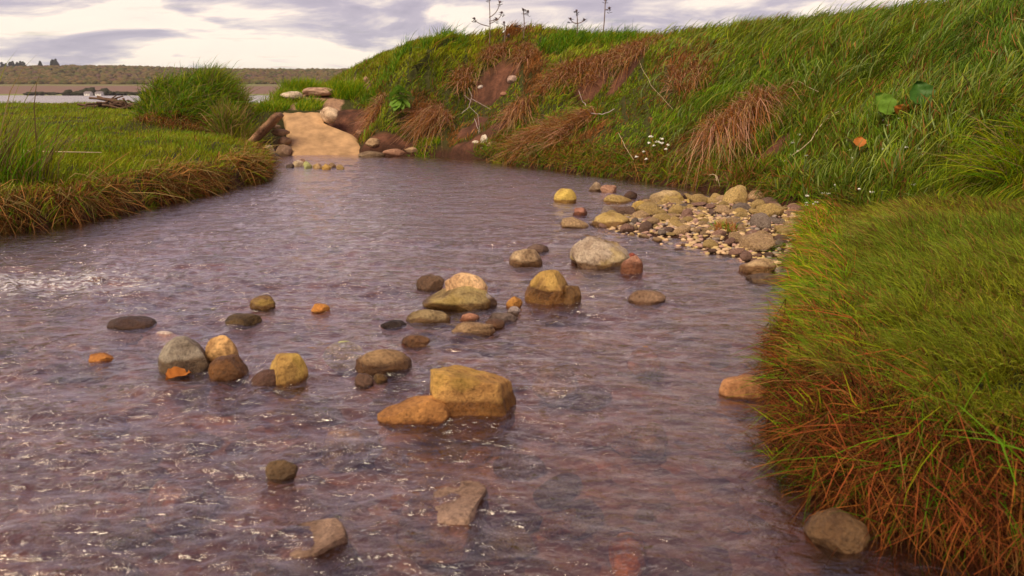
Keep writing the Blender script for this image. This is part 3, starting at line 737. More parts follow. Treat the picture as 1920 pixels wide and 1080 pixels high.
stone('dark mossy stone alone in midstream at left', 468, 524, 554, 580, (0.22, 0.13, 0.06), 0.03, 0.3, 0.8, ncut=7, rough=0.09)
stone('small bright orange pebble breaking the surface in midstream', 583, 618, 570, 584, ORG, 0.0, 0.3, 0.8)
stone('flat olive stone just awash below the dark mossy stone', 423, 490, 587, 611, OLV, 0.1, 0, 0.8)
stone('low dark brown stone awash at far left of the near riffle', 203, 294, 594, 619, (0.16, 0.10, 0.08), 0.1, 0, 0.7)
stone('pale flat stone just under the surface beside the low dark stone', 258, 352, 614, 630, (0.5, 0.40, 0.37), 0.0, 0, 0.6, cz=0.0, under=0.006)
stone('big olive grey boulder carrying a pale capped stone in midstream', 793, 925, 534, 584, (0.38, 0.29, 0.13), 0.045, 0.2, 0.8, ncut=3, cuts=[(-0.8, 0, 1, 0.62)])
o = stone('pale yellow flat stone lying on top of the olive grey boulder', 830, 914, 513, 552, (0.70, 0.46, 0.26), -0.2, 0.1, 0.7, ncut=5, zbase=0.055)
stone('small grey stone wedged at right foot of the olive grey boulder', 893, 932, 549, 577, (0.3, 0.25, 0.24), 0.05)
stone('long brown stone like a loaf below the olive grey boulder', 760, 847, 581, 608, (0.26, 0.19, 0.10), 0.03, 0, 0.5, ncut=4)
stone('small black wet stone at left tip of the loaf shaped stone', 714, 762, 600, 615, (0.07, 0.05, 0.05), 0.1, 0, 0.6)
stone('brown humped stone in front of the midstream group', 845, 931, 603, 629, (0.32, 0.21, 0.12), 0.02, 0, 0.6)
stone('small reddish stone between the loaf stone and the dark oval stone', 862, 900, 588, 604, (0.36, 0.17, 0.11), 0.02)
stone('dark oval stone at right of the midstream group', 911, 970, 585, 605, (0.15, 0.11, 0.10), 0.0, 0, 0.6)
stone('flat brown stone awash at right of the humped stone', 905, 948, 598, 614, (0.30, 0.19, 0.13), 0.1)
stone('small dark orange stone between the two big yellow boulders', 948, 980, 556, 577, (0.42, 0.20, 0.05), 0.01)
stone('pale grey pebble below the small dark orange stone', 950, 976, 574, 590, (0.36, 0.3, 0.3), 0.02)
stone('large ochre dome boulder with dark wet foot in midstream', 983, 1078, 506, 571, (0.52, 0.32, 0.11), 0.085, 0.2, 0.8, ncut=2, cuts=[(-0.8, -0.3, 0.6, 0.72), (0.9, -0.2, 0.5, 0.68)], rough=0.035)
stone('dark rounded stone leaning on right side of the ochre dome boulder', 1048, 1090, 536, 572, (0.42, 0.29, 0.13), 0.10, 0.1, 0.8)
stone('single brown half dome stone right of the ochre dome boulder', 1177, 1248, 544, 571, (0.24, 0.15, 0.10), 0.02, 0, 0.7, ncut=3)
stone('squat tan stone behind and left of the ochre dome boulder', 954, 1018, 466, 499, (0.44, 0.32, 0.20), 0.04, 0, 0.9, ncut=6)
stone('dark flat stone behind the squat tan stone', 988, 1031, 457, 475, (0.17, 0.11, 0.09), 0.02)
stone('largest mottled white and brown boulder beside the gravel bar', 1063, 1182, 447, 501, (0.47, 0.38, 0.30), 0.03, 0.35, 0.75, ncut=6, rough=0.10)
stone('pink and white wet stone at right foot of the mottled boulder', 1163, 1206, 478, 514, (0.50, 0.26, 0.18), 0.07, 0, 0.8, ncut=4)
stone('small red stone tucked behind the pink and white stone', 1176, 1192, 474, 484, (0.38, 0.10, 0.07), -0.1)
stone('yellow topped stone standing alone near the far right bank', 1038, 1081, 353, 380, (0.58, 0.42, 0.12), 0.03, 0.4, 0.8, ncut=4)
stone('small reddish stone in the shallows left of the gravel bar', 1073, 1102, 389, 404, (0.32, 0.15, 0.11), 0.03)
stone('large brown domed stone at left tip of the gravel bar', 1110, 1181, 398, 428, (0.40, 0.28, 0.14), 0.05, 0.3, 0.8, ncut=4)
stone('pointed tan stone at upper left corner of the gravel bar', 1182, 1215, 376, 401, (0.48, 0.33, 0.14), 0.05, 0.4, 0.8)
stone('broad yellow crusted boulder at back edge of the gravel bar', 1218, 1282, 357, 387, (0.42, 0.31, 0.17), 0.04, 0.4, 0.7, rough=0.1)
stone('pale yellow stone right of the broad crusted boulder', 1278, 1323, 370, 388, (0.52, 0.38, 0.14), 0.0, 0.4)
stone('small grey stone in the water near the far bank', 1104, 1128, 341, 358, (0.30, 0.22, 0.15), 0.02)
stone('low pinkish stone beside the small grey stone near the far bank', 1125, 1158, 347, 360, (0.42, 0.24, 0.17), 0.0, 0, 0.6)
stone('dark stone awash off the back corner of the gravel bar', 1166, 1195, 358, 371, (0.2, 0.13, 0.1), 0.1)
stone('tan and dark banded boulder at lower right corner of the gravel bar', 1386, 1456, 484, 512, (0.48, 0.34, 0.20), 0.045, 0, 0.7, ncut=4)
stone('flat grey slab under water below the banded boulder', 1390, 1480, 512, 532, (0.30, 0.25, 0.20), 0.1, 0, 0.7)
stone('bright green and white algae covered stone just under the surface', 603, 681, 631, 651, (0.62, 0.66, 0.28), -0.2, 0, 0.6, cz=0.0, under=0.008)
stone('bright orange stone under water near the bottom of the view', 1140, 1216, 972, 1032, (0.60, 0.25, 0.03), -0.2, 0, 0.9, cz=0.0, under=-0.015)
stone('grey olive boulder under the near right turf edge', 1510, 1624, 962, 1036, (0.36, 0.27, 0.17), 0.2, 0, 0.9, ncut=3)
stone('orange brown stone awash beside the right shelf grass', 1343, 1442, 704, 747, (0.45, 0.22, 0.10), 0.01, 0, 0.8)
stone('brown stone just under water right of midstream', 1175, 1246, 642, 662, (0.42, 0.22, 0.09), 0.0, 0, 0.7, cz=0, under=-0.004)
stone('olive stone under the surface in the near right water', 1190, 1252, 783, 806, (0.36, 0.24, 0.10), 0.0, 0, 0.7, cz=0, under=-0.02)
stone('pale olive ridge stone awash right of centre', 1000, 1085, 678, 706, (0.36, 0.28, 0.17), 0.02, 0, 0.6, under=0.004)
stone('orange brown pebble awash at left in the near stream', 163, 216, 663, 679, (0.48, 0.2, 0.05), 0.0, 0, 0.7)
stone('submerged tilted slab with dark broken right edge, near centre bottom', 745, 915, 893, 982, (0.30, 0.20, 0.155), -0.2, 0, 0.7, ncut=2, cuts=[(-0.15, 0, 1, 0.4), (1, -0.3, -0.1, 0.75), (0, -1, 0.2, 0.75)], box=0.45, hard=0.95, under=0.015, ry=R(-3))
stone('submerged flat slab with dark slanting edge at bottom of the view', 480, 668, 963, 1042, (0.29, 0.19, 0.14), -0.2, 0, 0.6, ncut=2, cuts=[(-0.12, 0, 1, 0.35), (1, -0.8, -0.1, 0.7)], box=0.45, hard=0.95, under=0.015, ry=R(-3))
stone('pinkish submerged stone with dark edges at lower left', 274, 391, 868, 936, (0.50, 0.32, 0.25), -0.2, 0, 0.8, ncut=5, box=0.3, under=-0.012)
stone('olive submerged stone in the near water left of the wedge', 596, 692, 788, 826, (0.40, 0.32, 0.14), 0.0, 0, 0.7, cz=0, under=-0.015)
stone('thin grey blade of stone poking from the near left water', 497, 560, 862, 895, (0.34, 0.28, 0.2), 0.1, 0, 0.4)
stone('large sunken pale stone at far left of the near stream', 75, 200, 622, 668, (0.46, 0.34, 0.3), -0.2, 0, 0.7, cz=0, under=0.002)
stone('tan stone awash behind the rounded brown stone', 752, 806, 628, 650, (0.40, 0.26, 0.16), 0.1, 0, 0.7)
stone('grey stone awash left of the olive grey boulder', 780, 836, 515, 541, (0.33, 0.25, 0.2), 0.1, 0, 0.7)
stone('small grey wet stone in front of the rounded brown stone', 664, 704, 700, 722, (0.33, 0.25, 0.24), 0.1)
stone('small olive stone touching right foot of the rounded brown stone', 698, 728, 700, 716, (0.33, 0.25, 0.12), 0.1)
stone('orange tinted stone awash below the near left cluster', 385, 440, 706, 722, (0.45, 0.25, 0.14), 0.1, under=-0.005)

wme = bpy.data.objects['stream_water'].data
fo = np.zeros(WX.shape)
for o_ in [o for o in bpy.data.objects if o.name.split('.')[0] == 'stone']:
    dm = o_.dimensions
    if o_.location.z + 0.0 > 0.2 or o_.color[3] < 0.5: continue
    a_, b_ = max(0.02, o_.dimensions.x / 2), max(0.02, o_.dimensions.y / 2)
    dd = np.sqrt(((WX - o_.location.x) / a_) ** 2 + ((WY_ - o_.location.y) / b_) ** 2)
    ring = np.exp(-((dd - 1.02) / 0.10) ** 2) * np.clip(0.35 + 0.8 * vn(WX, WY_, 14, 4), 0, 1)
    tail = np.exp(-((WX - o_.location.x + 0.15 * (o_.location.y - WY_)) / (a_ * 0.8)) ** 2) * sstep(0, 0.1, o_.location.y - WY_) * sstep(0.7, 0.2, o_.location.y - WY_)
    fo = np.maximum(fo, ring * 0.8); WZ += tail * 0.006 * vn(WX, WY_, 16, 8)
riff2 = np.maximum(riff, fo)
WZ += 0.004 * fo
wme.vertices.foreach_set('co', np.stack([WX, WY_, WZ], -1).astype(np.float32).ravel())
cc = np.ones((WX.size, 4), np.float32); cc[:, :3] = riff2.reshape(-1, 1)
wme.attributes['tint'].data.foreach_set('color', cc.ravel())

# small row of stones before the slab
for (a, b, t, bb, c, lb) in [(536, 552, 306, 314, DRK, 'dark pebble at left end of the row before the slab'), (549, 572, 301, 312, PAL, 'pale pebble second in the row before the slab'), (560, 574, 298, 306, PNK, 'pinkish pebble behind the row before the slab'), (568, 586, 302, 315, GRN, 'greenish grey pebble in the row before the slab'), (587, 606, 306, 316, TAN, 'tan pebble in the row before the slab'), (603, 622, 307, 318, OCH, 'yellow pebble in the row before the slab'), (615, 630, 305, 314, BRN, 'brown pebble in the row before the slab'), (630, 646, 309, 317, BRN, 'last reddish pebble at right end of the row before the slab')]:
    stone(lb, a, b, t, bb, c, 0.0, 0.2, 0.8, sub=4, group='row of pebbles before the slab')

# ------------------------------------------------------------------ gravel bar
protos = []
for k in range(18):
    protos.append(stone_mesh(900 + k, (1.0, RNG.uniform(0.65, 0.95), RNG.uniform(0.38, 0.62)), sub=4, ncut=10, rough=0.06))
xmin, xmax = min(p[0] for p in BAR_POLY) - 0.2, max(p[0] for p in BAR_POLY) + 0.1
ymin, ymax = min(p[1] for p in BAR_POLY) - 0.1, max(p[1] for p in BAR_POLY) + 0.15
placed = []
kinds = [((0.60, 0.43, 0.19), 0.22, 'yellow mossy stone'), ((0.58, 0.40, 0.24), 0.1, 'tan stone'),
         ((0.42, 0.25, 0.20), 0.0, 'pinkish stone'), ((0.30, 0.24, 0.21), 0.0, 'grey stone'), ((0.22, 0.14, 0.11), 0.0, 'dark brown stone')]
tries = 0
yc = xy(1300, 405)
while len(placed) < 298 and tries < 40000:
    tries += 1
    x = RNG.uniform(xmin - 0.15, xmax); y = RNG.uniform(ymin - 0.1, ymax)
    sdv = float(sdist(BAR_POLY, np.array([x]), np.array([y]))[0])
    if sdv < -0.10 and RNG.random() > 0.10: continue
    if sdv < -0.45 or float(sdist(FORE_POLY, np.array([x]), np.array([y]))[0]) > 0.12: continue
    r = float(np.clip(RNG.lognormal(math.log(0.034), 0.50), 0.018, 0.10)) * (1.0 + 0.25 * (tries < 1500))
    if any((x - a) ** 2 + (y - b) ** 2 < (0.72 * (r + c)) ** 2 for a, b, c in placed): continue
    placed.append((x, y, r))
for i, (x, y, r) in enumerate(placed):
    hz = float(H(np.array([x]), np.array([y]))[0])
    dy = math.hypot((x - yc[0]) / 0.75, (y - yc[1]) / 0.8)
    pr = [0.55, 0.25, 0.08, 0.06, 0.06] if dy < 1 else [0.10, 0.38, 0.24, 0.14, 0.14]
    k = int(RNG.choice(5, p=pr))
    o = bpy.data.objects.new('gravel_stone', protos[i % 18]); COL.objects.link(o)
    o.scale = (r, r * RNG.uniform(0.7, 1.15), r * RNG.uniform(0.75, 1.4)); o.rotation_euler = (RNG.normal(0, 0.2), RNG.normal(0, 0.2), RNG.uniform(0, 6.28))
    o.location = (x, y, hz + r * 0.28)
    jt = RNG.uniform(0.8, 1.2)
    o.color = (*[c * jt for c in kinds[k][0]], 1); stone_look(o, 0.018, kinds[k][1])
    sz = 'larger' if r > 0.055 else ('middling' if r > 0.036 else 'small')
    fx_ = 'left tip' if x < yc[0] - 0.55 else ('right end' if x > yc[0] + 0.55 else 'middle')
    fy_ = 'bank side' if y > yc[1] + 0.35 else ('water side' if y < yc[1] - 0.35 else 'crest')
    tag(o, f'{sz} {kinds[k][2]} on the {fy_} of the gravel bar at its {fx_}', 'stone', 'stones of the gravel bar')
# fine pebbles between them (past counting)
pts = []
while len(pts) < 2600:
    x = RNG.uniform(xmin, xmax, 4000); y = RNG.uniform(ymin, ymax, 4000)
    s_ = sdist(BAR_POLY, x, y); m = s_ > -0.12
    pts += list(zip(x[m], y[m]))
pts = np.array(pts[:2600]); r = RNG.uniform(0.008, 0.022, len(pts))
pc = np.array([k[0] for k in kinds])[RNG.choice(5, len(pts), p=[.25, .3, .2, .15, .1])] * RNG.uniform(0.7, 1.15, (len(pts), 1))
def pebble_mat():
    m, nt = new_mat('fine pebbles'); a = attr(nt, 'tint')
    p = N(nt, 'ShaderNodeBsdfPrincipled', inp={'Roughness': 0.75}); L(nt, a.outputs['Color'], p.inputs['Base Color']); finish(nt, p.outputs[0]); return m
M_PEB = pebble_mat()
me = crown_mass('fine_gravel', np.stack([pts[:, 0], pts[:, 1], H(pts[:, 0], pts[:, 1]) + r * 0.3], -1), np.stack([r, r * 0.8, r * 0.55], -1), pc, M_PEB)
tag(link('fine_gravel', me), 'fine tan and yellow pebbles filling gaps of the gravel bar', 'gravel', kind='stuff')

# stones lying on the stream bed, seen through the water
bedcols = [(0.45, 0.30, 0.24), (0.50, 0.24, 0.08), (0.30, 0.22, 0.2), (0.36, 0.30, 0.15), (0.5, 0.4, 0.36), (0.18, 0.11, 0.1)]
cnt = 0
while cnt < 190:
    y = 0.9 * (7.0 / 0.9) ** RNG.random(); x = RNG.uniform(-0.75, 0.62) * (y + 0.3)
    if H(np.array([x]), np.array([y]))[0] > -0.04: continue
    r = RNG.uniform(0.025, 0.075)
    o = bpy.data.objects.new('bed_stone', protos[cnt % 18]); COL.objects.link(o)
    o.scale = (r * 1.15, r, r * 0.9); o.rotation_euler = (0, 0, RNG.uniform(0, 6.28))
    o.location = (x, y, float(H(np.array([x]), np.array([y]))[0]) + r * 0.2)
    bk = int(RNG.integers(0, 6)); o.color = (*bedcols[bk], 1); stone_look(o, -1.0, 0.0)
    tag(o, '%s %s stone under water, %s' % ('broad' if r > 0.05 else 'small', ['pinkish', 'orange', 'grey', 'olive', 'pale', 'dark'][bk], ('bottom of the view' if y < 1.8 else 'near stream' if y < 3.2 else 'far stream') + (' at left' if x < -0.25 * y else ' at right' if x > 0.12 * y else ' in the middle')), 'stone', 'stones under the water on the stream bed')
    cnt += 1

# ------------------------------------------------------------------ slab, culvert and stones on the bank
def slab_from(name, label, cat, corners, thick, mat, color, sub=26, rough=0.012, seed=1, fix=None):
    """corners: world points in order; builds a rough plate of that outline with real thickness"""
    C = np.array(corners); c0 = C.mean(0)
    nn = np.zeros(3)
    for i in range(len(C)):
        a = C[i] - c0; b = C[(i + 1) % len(C)] - c0; nn += np.cross(a, b)
    nn /= np.linalg.norm(nn)
    if nn[2] < 0: nn = -nn
    m = len(C); per = []
    for i in range(m):
        for k in range(8):
            per.append(C[i] + (C[(i + 1) % m] - C[i]) * k / 8)
    per = np.array(per); K = len(per)
    rg = np.random.default_rng(seed)
    per = per + (rg.normal(0, 1, (K, 1)) * rough * 1.2) * ((per - c0) / np.linalg.norm(per - c0, axis=1, keepdims=True))
    rings = []; T = 12
    for j in range(T + 1):
        s = 1 - j / T
        rg_ = c0 + (per - c0) * s
        rings.append(rg_ + nn[None] * (rough * (vn(rg_[:, 0] * 1.0 + rg_[:, 2], rg_[:, 1], 3, seed) * 2 + vn(rg_[:, 0], rg_[:, 1] + rg_[:, 2], 11, seed)))[:, None] - nn[None] * (0.25 * thick if j == 0 else 0.0))
    V = np.concatenate(rings + [per * 1.0 - nn[None] * thick * 0.75 + (per - c0) * 0.01, per - nn[None] * thick])
    F = []
    for j in range(T):
        for i in range(K):
            i2 = (i + 1) % K
            F.append((j * K + i, j * K + i2, (j + 1) * K + i2, (j + 1) * K + i))
    b1 = (T + 1) * K; b2 = b1 + K
    for i in range(K):
        i2 = (i + 1) % K
        F.append((b1 + i, b1 + i2, i2, i)); F.append((b2 + i, b2 + i2, b1 + i2, b1 + i))
    F.append(tuple(b2 + i for i in range(K))[::-1])
    V = V - c0[None]
    o = mesh_obj(name, V, F, mat); o.location = tuple(c0)
    bm = bmesh.new(); bm.from_mesh(o.data); bmesh.ops.remove_doubles(bm, verts=bm.verts, dist=1e-5); bmesh.ops.recalc_face_normals(bm, faces=bm.faces); bm.to_mesh(o.data); bm.free()
    o.color = (*color, 1); stone_look(o, 0.02, 0.0)
    return tag(o, label, cat)
A = W(546, 296, -0.02); B_ = W(690, 292, -0.02)
slab_from('concrete_slab', 'broad pale ochre slab sloping into the head of the stream', 'slab',
          [A, B_, WY(668, 255, 11.65), WY(610, 231, 11.95), WY(602, 208, 12.25), WY(560, 207, 12.25), WY(529, 208, 12.2), WY(538, 250, 11.6)], 0.16, simple_mat('ochre slab rock', (0.43, 0.265, 0.14), 0.85, 0.35, 5.0), (0.60, 0.37, 0.19), seed=4, rough=0.007)
def beam(name, label, cat, p0, p1, w_, h_, color, seed=3, mat=None):
    p0 = np.array(p0); p1 = np.array(p1); d = p1 - p0; ln = np.linalg.norm(d); d /= ln
    s = np.cross(d, [0, 0, 1.0]); s /= np.linalg.norm(s); u_ = np.cross(s, d)
    n = 18; V = []; F = []
    rg = np.random.default_rng(seed); prof = [(-1, -0.8), (-0.8, -1), (0.8, -1), (1, -0.8), (1, 0.8), (0.8, 1), (-0.8, 1), (-1, 0.8)]
    for i in range(n + 1):
        e = 0.85 if i in (0, n) else 1.0
        for (a, b) in prof:
            j = rg.normal(0, 0.07, 2)
            V.append(d * ln * i / n + s * w_ / 2 * (a * e + j[0]) + u_ * h_ / 2 * (b * e + j[1]))
    for i in range(n):
        for k in range(8):
            F.append((i * 8 + k, i * 8 + (k + 1) % 8, (i + 1) * 8 + (k + 1) % 8, (i + 1) * 8 + k))
    F.append(tuple(range(8))[::-1]); F.append(tuple(n * 8 + k for k in range(8)))
    o = mesh_obj(name, V, F, mat or M_STONE); o.location = tuple(p0)
    o.color = (*color, 1); stone_look(o, -1.0, 0.0)
    return tag(o, label, cat)
beam('stone_beam', 'long brown rough stone slab leaning against the dark culvert hole', 'slab', WY(464, 276, 11.1), WY(524, 214, 11.1), 0.34, 0.08, (0.30, 0.17, 0.10))
def at_bank(label, px, py, wpx, hpx, col, Y=None, name='stone', lichen=0.0, **kw):
    p = bank_xy(px, py) if Y is None else WY(px, py, Y)
    zc = p[1] * math.cos(PITCH) + (CAMH - p[2]) * math.sin(PITCH)
    wd = wpx * zc / FPX; ht = hpx * zc / FPX
    _sn[0] += 1
    me = stone_mesh(300 + _sn[0], (wd / 2, wd * 0.4, ht / 2), sub=4, **kw)
    o = link(name, me); o.location = tuple(p); o.color = (*col, 1); stone_look(o, 0.0, lichen)
    return tag(o, label, 'stone')
at_bank('flat stone topping the little wall inside the culvert mouth', 516, 238, 20, 8, TAN, 11.35)
at_bank('broad brown stone in the little culvert wall', 526, 249, 36, 15, (0.33, 0.2, 0.12), 11.3)
at_bank('square brown stone low in the culvert wall', 534, 265, 26, 18, (0.30, 0.18, 0.11), 11.2)
at_bank('lowest long stone of the culvert wall by the water', 533, 283, 30, 24, (0.26, 0.17, 0.12), 11.0)
at_bank('smooth grey upright stone in the culvert mouth', 503, 285, 24, 26, (0.34, 0.26, 0.2), 10.7)
at_bank('pale cream boulder resting above the slab', 619, 216, 38, 30, (0.66, 0.50, 0.36), 12.0, ncut=5)
at_bank('rounded brown stone embedded in soil right of the slab', 677, 248, 20, 12, PNK)
at_bank('pale angular stone below the rounded brown one in the bank foot', 700, 268, 30, 18, TAN)
at_bank('long flat dark stone at the waterline right of the slab', 697, 290, 52, 14, (0.20, 0.14, 0.09), 10.9)
at_bank('reddish flat slab at the waterline under the overhang', 738, 286, 44, 14, (0.33, 0.18, 0.12), 10.85, box=0.3)
at_bank('narrow tan stone beside the green tuft at the waterline', 770, 281, 24, 10, TAN, 10.85)
at_bank('small pinkish stone high in the eroded bank at left', 690, 150, 18, 14, (0.42, 0.26, 0.2))
at_bank('brown stone high in the eroded bank at left, under the pinkish one', 685, 166, 13, 11, (0.35, 0.24, 0.2))
at_bank('white upright stone at the foot of the bare soil bank', 908, 265, 15, 24, (0.72, 0.66, 0.58), ncut=5)
at_bank('rounded tan stone right of the white upright stone', 923, 272, 24, 15, (0.52, 0.36, 0.22))
at_bank('small flat white stone left of the white upright stone', 892, 267, 14, 7, (0.66, 0.58, 0.48))
at_bank('tiny white chip of stone in front of the white upright stone', 904, 278, 7, 5, (0.66, 0.58, 0.48))
at_bank('small white angular stone in the scoured hollow of the bank', 901, 164, 12, 9, (0.66, 0.6, 0.56))
at_bank('tan round stone at left of the scoured hollow', 890, 156, 9, 9, TAN)
at_bank('pinkish grey stone under the roots at right of the hollow', 961, 150, 20, 17, (0.45, 0.32, 0.28))
at_bank('red brown stone at bottom of the scoured hollow', 946, 177, 18, 10, (0.36, 0.18, 0.12))
at_bank('long pale flat rock above the slab behind the grass tuft', 600, 172, 62, 16, (0.46, 0.30, 0.22), 13.2, box=0.2)
at_bank('whitish broken rock left of the long pale rock', 548, 180, 42, 18, (0.58, 0.48, 0.38), 13.0)

# ------------------------------------------------------------------ tufts and clumps that stand out
def clump(name, label, centre, rx, ry, n, length, width, lean, droop, cols, spread=0.3, up=1.0, wave=0.1, group=None, cat='grass tuft', onground=True, mat=None, outward=0.0):
    a = RNG.uniform(0, 6.283, n); rr_ = np.sqrt(RNG.random(n))
    dx = np.cos(a) * rr_ * rx; dy = np.sin(a) * rr_ * ry
    x = centre[0] + dx; y = centre[1] + dy
    z = H(x, y) if onground else np.full(n, centre[2])
    D = np.stack([dx / max(rx, .01) * outward, dy / max(ry, .01) * outward, np.full(n, up)], -1) + RNG.normal(0, spread, (n, 3))
    if n >= 5000:
        hx = _h(np.floor(x * 5.5), np.floor(y * 4.0), 12); hy = _h(np.floor(x * 5.5), np.floor(y * 4.0), 13)
        length = length * (0.45 + 1.0 * hx); D = D + np.stack([hy - 0.5, 0 * hy, 0 * hy], -1) * 0.9
    ci = RNG.integers(0, len(cols), n); c = np.array(cols)[ci] * RNG.uniform(0.7, 1.25, (n, 1))
    c0 = np.array([centre[0], centre[1], float(H(np.array([centre[0]]), np.array([centre[1]]))[0]) if onground else centre[2]])
    ln = np.asarray(length) * RNG.uniform(0.55, 1.15, n); wdt = width * RNG.uniform(0.7, 1.3, n)
    me = blades(name, np.stack([x, y, z], -1) - c0, D, ln, wdt, np.array(lean)[None] * RNG.uniform(0.5, 1.4, (n, 1)), droop * RNG.uniform(0.5, 1.2, n), c, c, mat or M_BLADE, wave)
    o = link(name, me); o.location = tuple(c0)
    return tag(o, label, cat, group)
mz = np.array(MOUND)
clump('grass_mound', 'big windblown mound of tall green grass on the left bank skyline', (mz[0] - 0.05, mz[1] - 0.2), 0.74, 0.7, 11000, 0.30 * RNG.uniform(0.5, 1.5, 11000), 0.0085, (0.30, 0, 0), 0.4, [GREEN, GREEN * 0.7, YG * 0.9, DKG, YG * 0.6, STRAW * 0.5], 0.55, cat='grass mound', wave=0.25)
clump('mound_top_plume', 'wispy grey green plume of seeding grass on right of the mound top', (xY(425, 12.3)[0], 12.3), 0.30, 0.3, 900, 0.48, 0.007, (0.3, 0, 0), 0.3, [YG * 0.7, STRAW * 0.5, GREEN], 0.3)
pc_ = xY(442, 11.45)
clump('straw_tussock', 'pale straw coloured tussock drooping down right side of the mound', (pc_[0], pc_[1]), 0.24, 0.15, 2600, 0.80, 0.010, (0.10, -0.22, 0), 0.50, [STRAW * 1.1, STRAW * 0.8, STRAW * 0.6, YG * 0.9, GREEN], 0.26, cat='tussock')
clump('brown_tangle', 'brown dead stalks matted along the foot of the grass mound', (xY(350, 11.5)[0], 11.5), 0.75, 0.18, 1500, 0.22, 0.008, (0.1, -0.2, 0), 0.6, [RUST * 0.7, DRY * 0.7, STRAW * 0.6, RED * 0.6], 0.7, up=0.4, wave=0.6, cat='dead grass')
for (px, Y, n, ln, lb) in [(565, 13.6, 1300, 0.36, 'bushy green grass tuft on the track left of the sandy hump'), (540, 13.0, 500, 0.22, 'small green tuft left of the flat rocks above the slab'), (580, 12.7, 500, 0.20, 'low green tuft growing on the top edge of the slab'), (512, 12.6, 700, 0.20, 'leafy green tuft above the leaning stone beam'), (650, 13.2, 900, 0.36, 'upright green tuft at left end of the high bank')]:
    x_, y_ = xY(px, Y)
    clump('grass_tuft', lb, (x_, y_), 0.28 if n > 600 else 0.22, 0.2, n, ln, 0.008, (0.12, 0, 0), 0.3, [GREEN, YG, YG * 0.8, GREEN * 0.8], 0.35)
for (px, Y, n, ln, lb) in [(1060, 11.9, 1500, 0.30, 'lush dark green clump crowning the skyline above the overhanging lip'), (1150, 11.6, 500, 0.26, 'small dark clump on the skyline right of the last thistle'), (830, 12.6, 700, 0.28, 'ragged clump on the skyline left of the tallest thistle'), (725, 12.9, 800, 0.30, 'ragged clump on the skyline near left end of the high bank'), (1380, 10.6, 600, 0.24, 'ragged pale clump on the skyline right of centre')]:
    x_, y_ = xY(px, Y)
    clump('grass_tuft', lb, (x_, y_), 0.42 if n > 600 else 0.28, 0.25, n, ln * RNG.uniform(0.5, 1.3, n), 0.007, (0.25, 0, 0), 0.3, [GREEN * 0.8, DKG, GREEN, YG * 0.7], 0.4)
def along_hit(px, py): p = bank_xy(px, py); return p
for (px, py, n, ln, lb, cols) in [(800, 275, 350, 0.16, 'small green tuft at the waterline under the high bank', [GREEN, YG]), (950, 290, 350, 0.2, 'green tuft at the waterline right of the white upright stone', [GREEN, YG, DRY]), (1360, 432, 160, 0.10, 'thin brown and green grass sprig on the gravel bar', [RUST, GREEN, DRY])]:
    p = along_hit(px, py)
    clump('grass_tuft', lb, p, 0.2 if n > 200 else 0.08, 0.1, n, ln, 0.007 if n > 200 else 0.004, (0.0, -0.1, 0), 0.5, cols, 0.5)
# tall stalks against the sky at far left
p = xY(20, 5.6)
clump('tall_grass', 'tall blurred grass stalks rising against the sky at far left', (p[0] - 0.15, p[1]), 0.36, 0.35, 700, 0.55, 0.007, (0.25, 0, 0), 0.2, [YG * 0.7, GREEN, STRAW * 0.5], 0.22)
clump('seed_stalks', 'few long bare grass stalks bending right above the left bank', (p[0] - 0.05, p[1]), 0.34, 0.2, 20, 0.95, 0.010, (0.38, 0, 0), 0.18, [STRAW * 0.35, YG * 0.5, STRAW * 0.5], 0.12)
# arching sedge at right
p = bank_xy(1905, 330)
clump('sedge_tussock', 'tussock of long arching green sedge at right edge of the view', (p[0] + 0.12, p[1]), 0.26, 0.2, 700, 0.55, 0.0065, (-0.35, -0.25, 0), 0.55, [YG, YG * 0.8, GREEN, STRAW * 0.6], 0.45, outward=0.5, cat='tussock')
p = W(1500, 850, 0.02)
clump('grass_tuft', 'upright bright green tuft at the near waterline under the right shelf', (p[0] + 0.02, p[1] + 0.03), 0.05, 0.03, 130, 0.17, 0.0055, (-0.25, 0, 0), 0.2, [YG, GREEN, YG * 0.8], 0.22)
p = W(1960, 930, 0.16)
clump('long_grass_blades', 'few long green blades arching left over the red tangle at lower right', (p[0] + 0.02, p[1], p[2]), 0.08, 0.12, 16, 0.28, 0.0055, (-0.9, -0.1, 0), 0.35, [GREEN, GREEN, YG * 0.6], 0.2, up=0.35, onground=False)
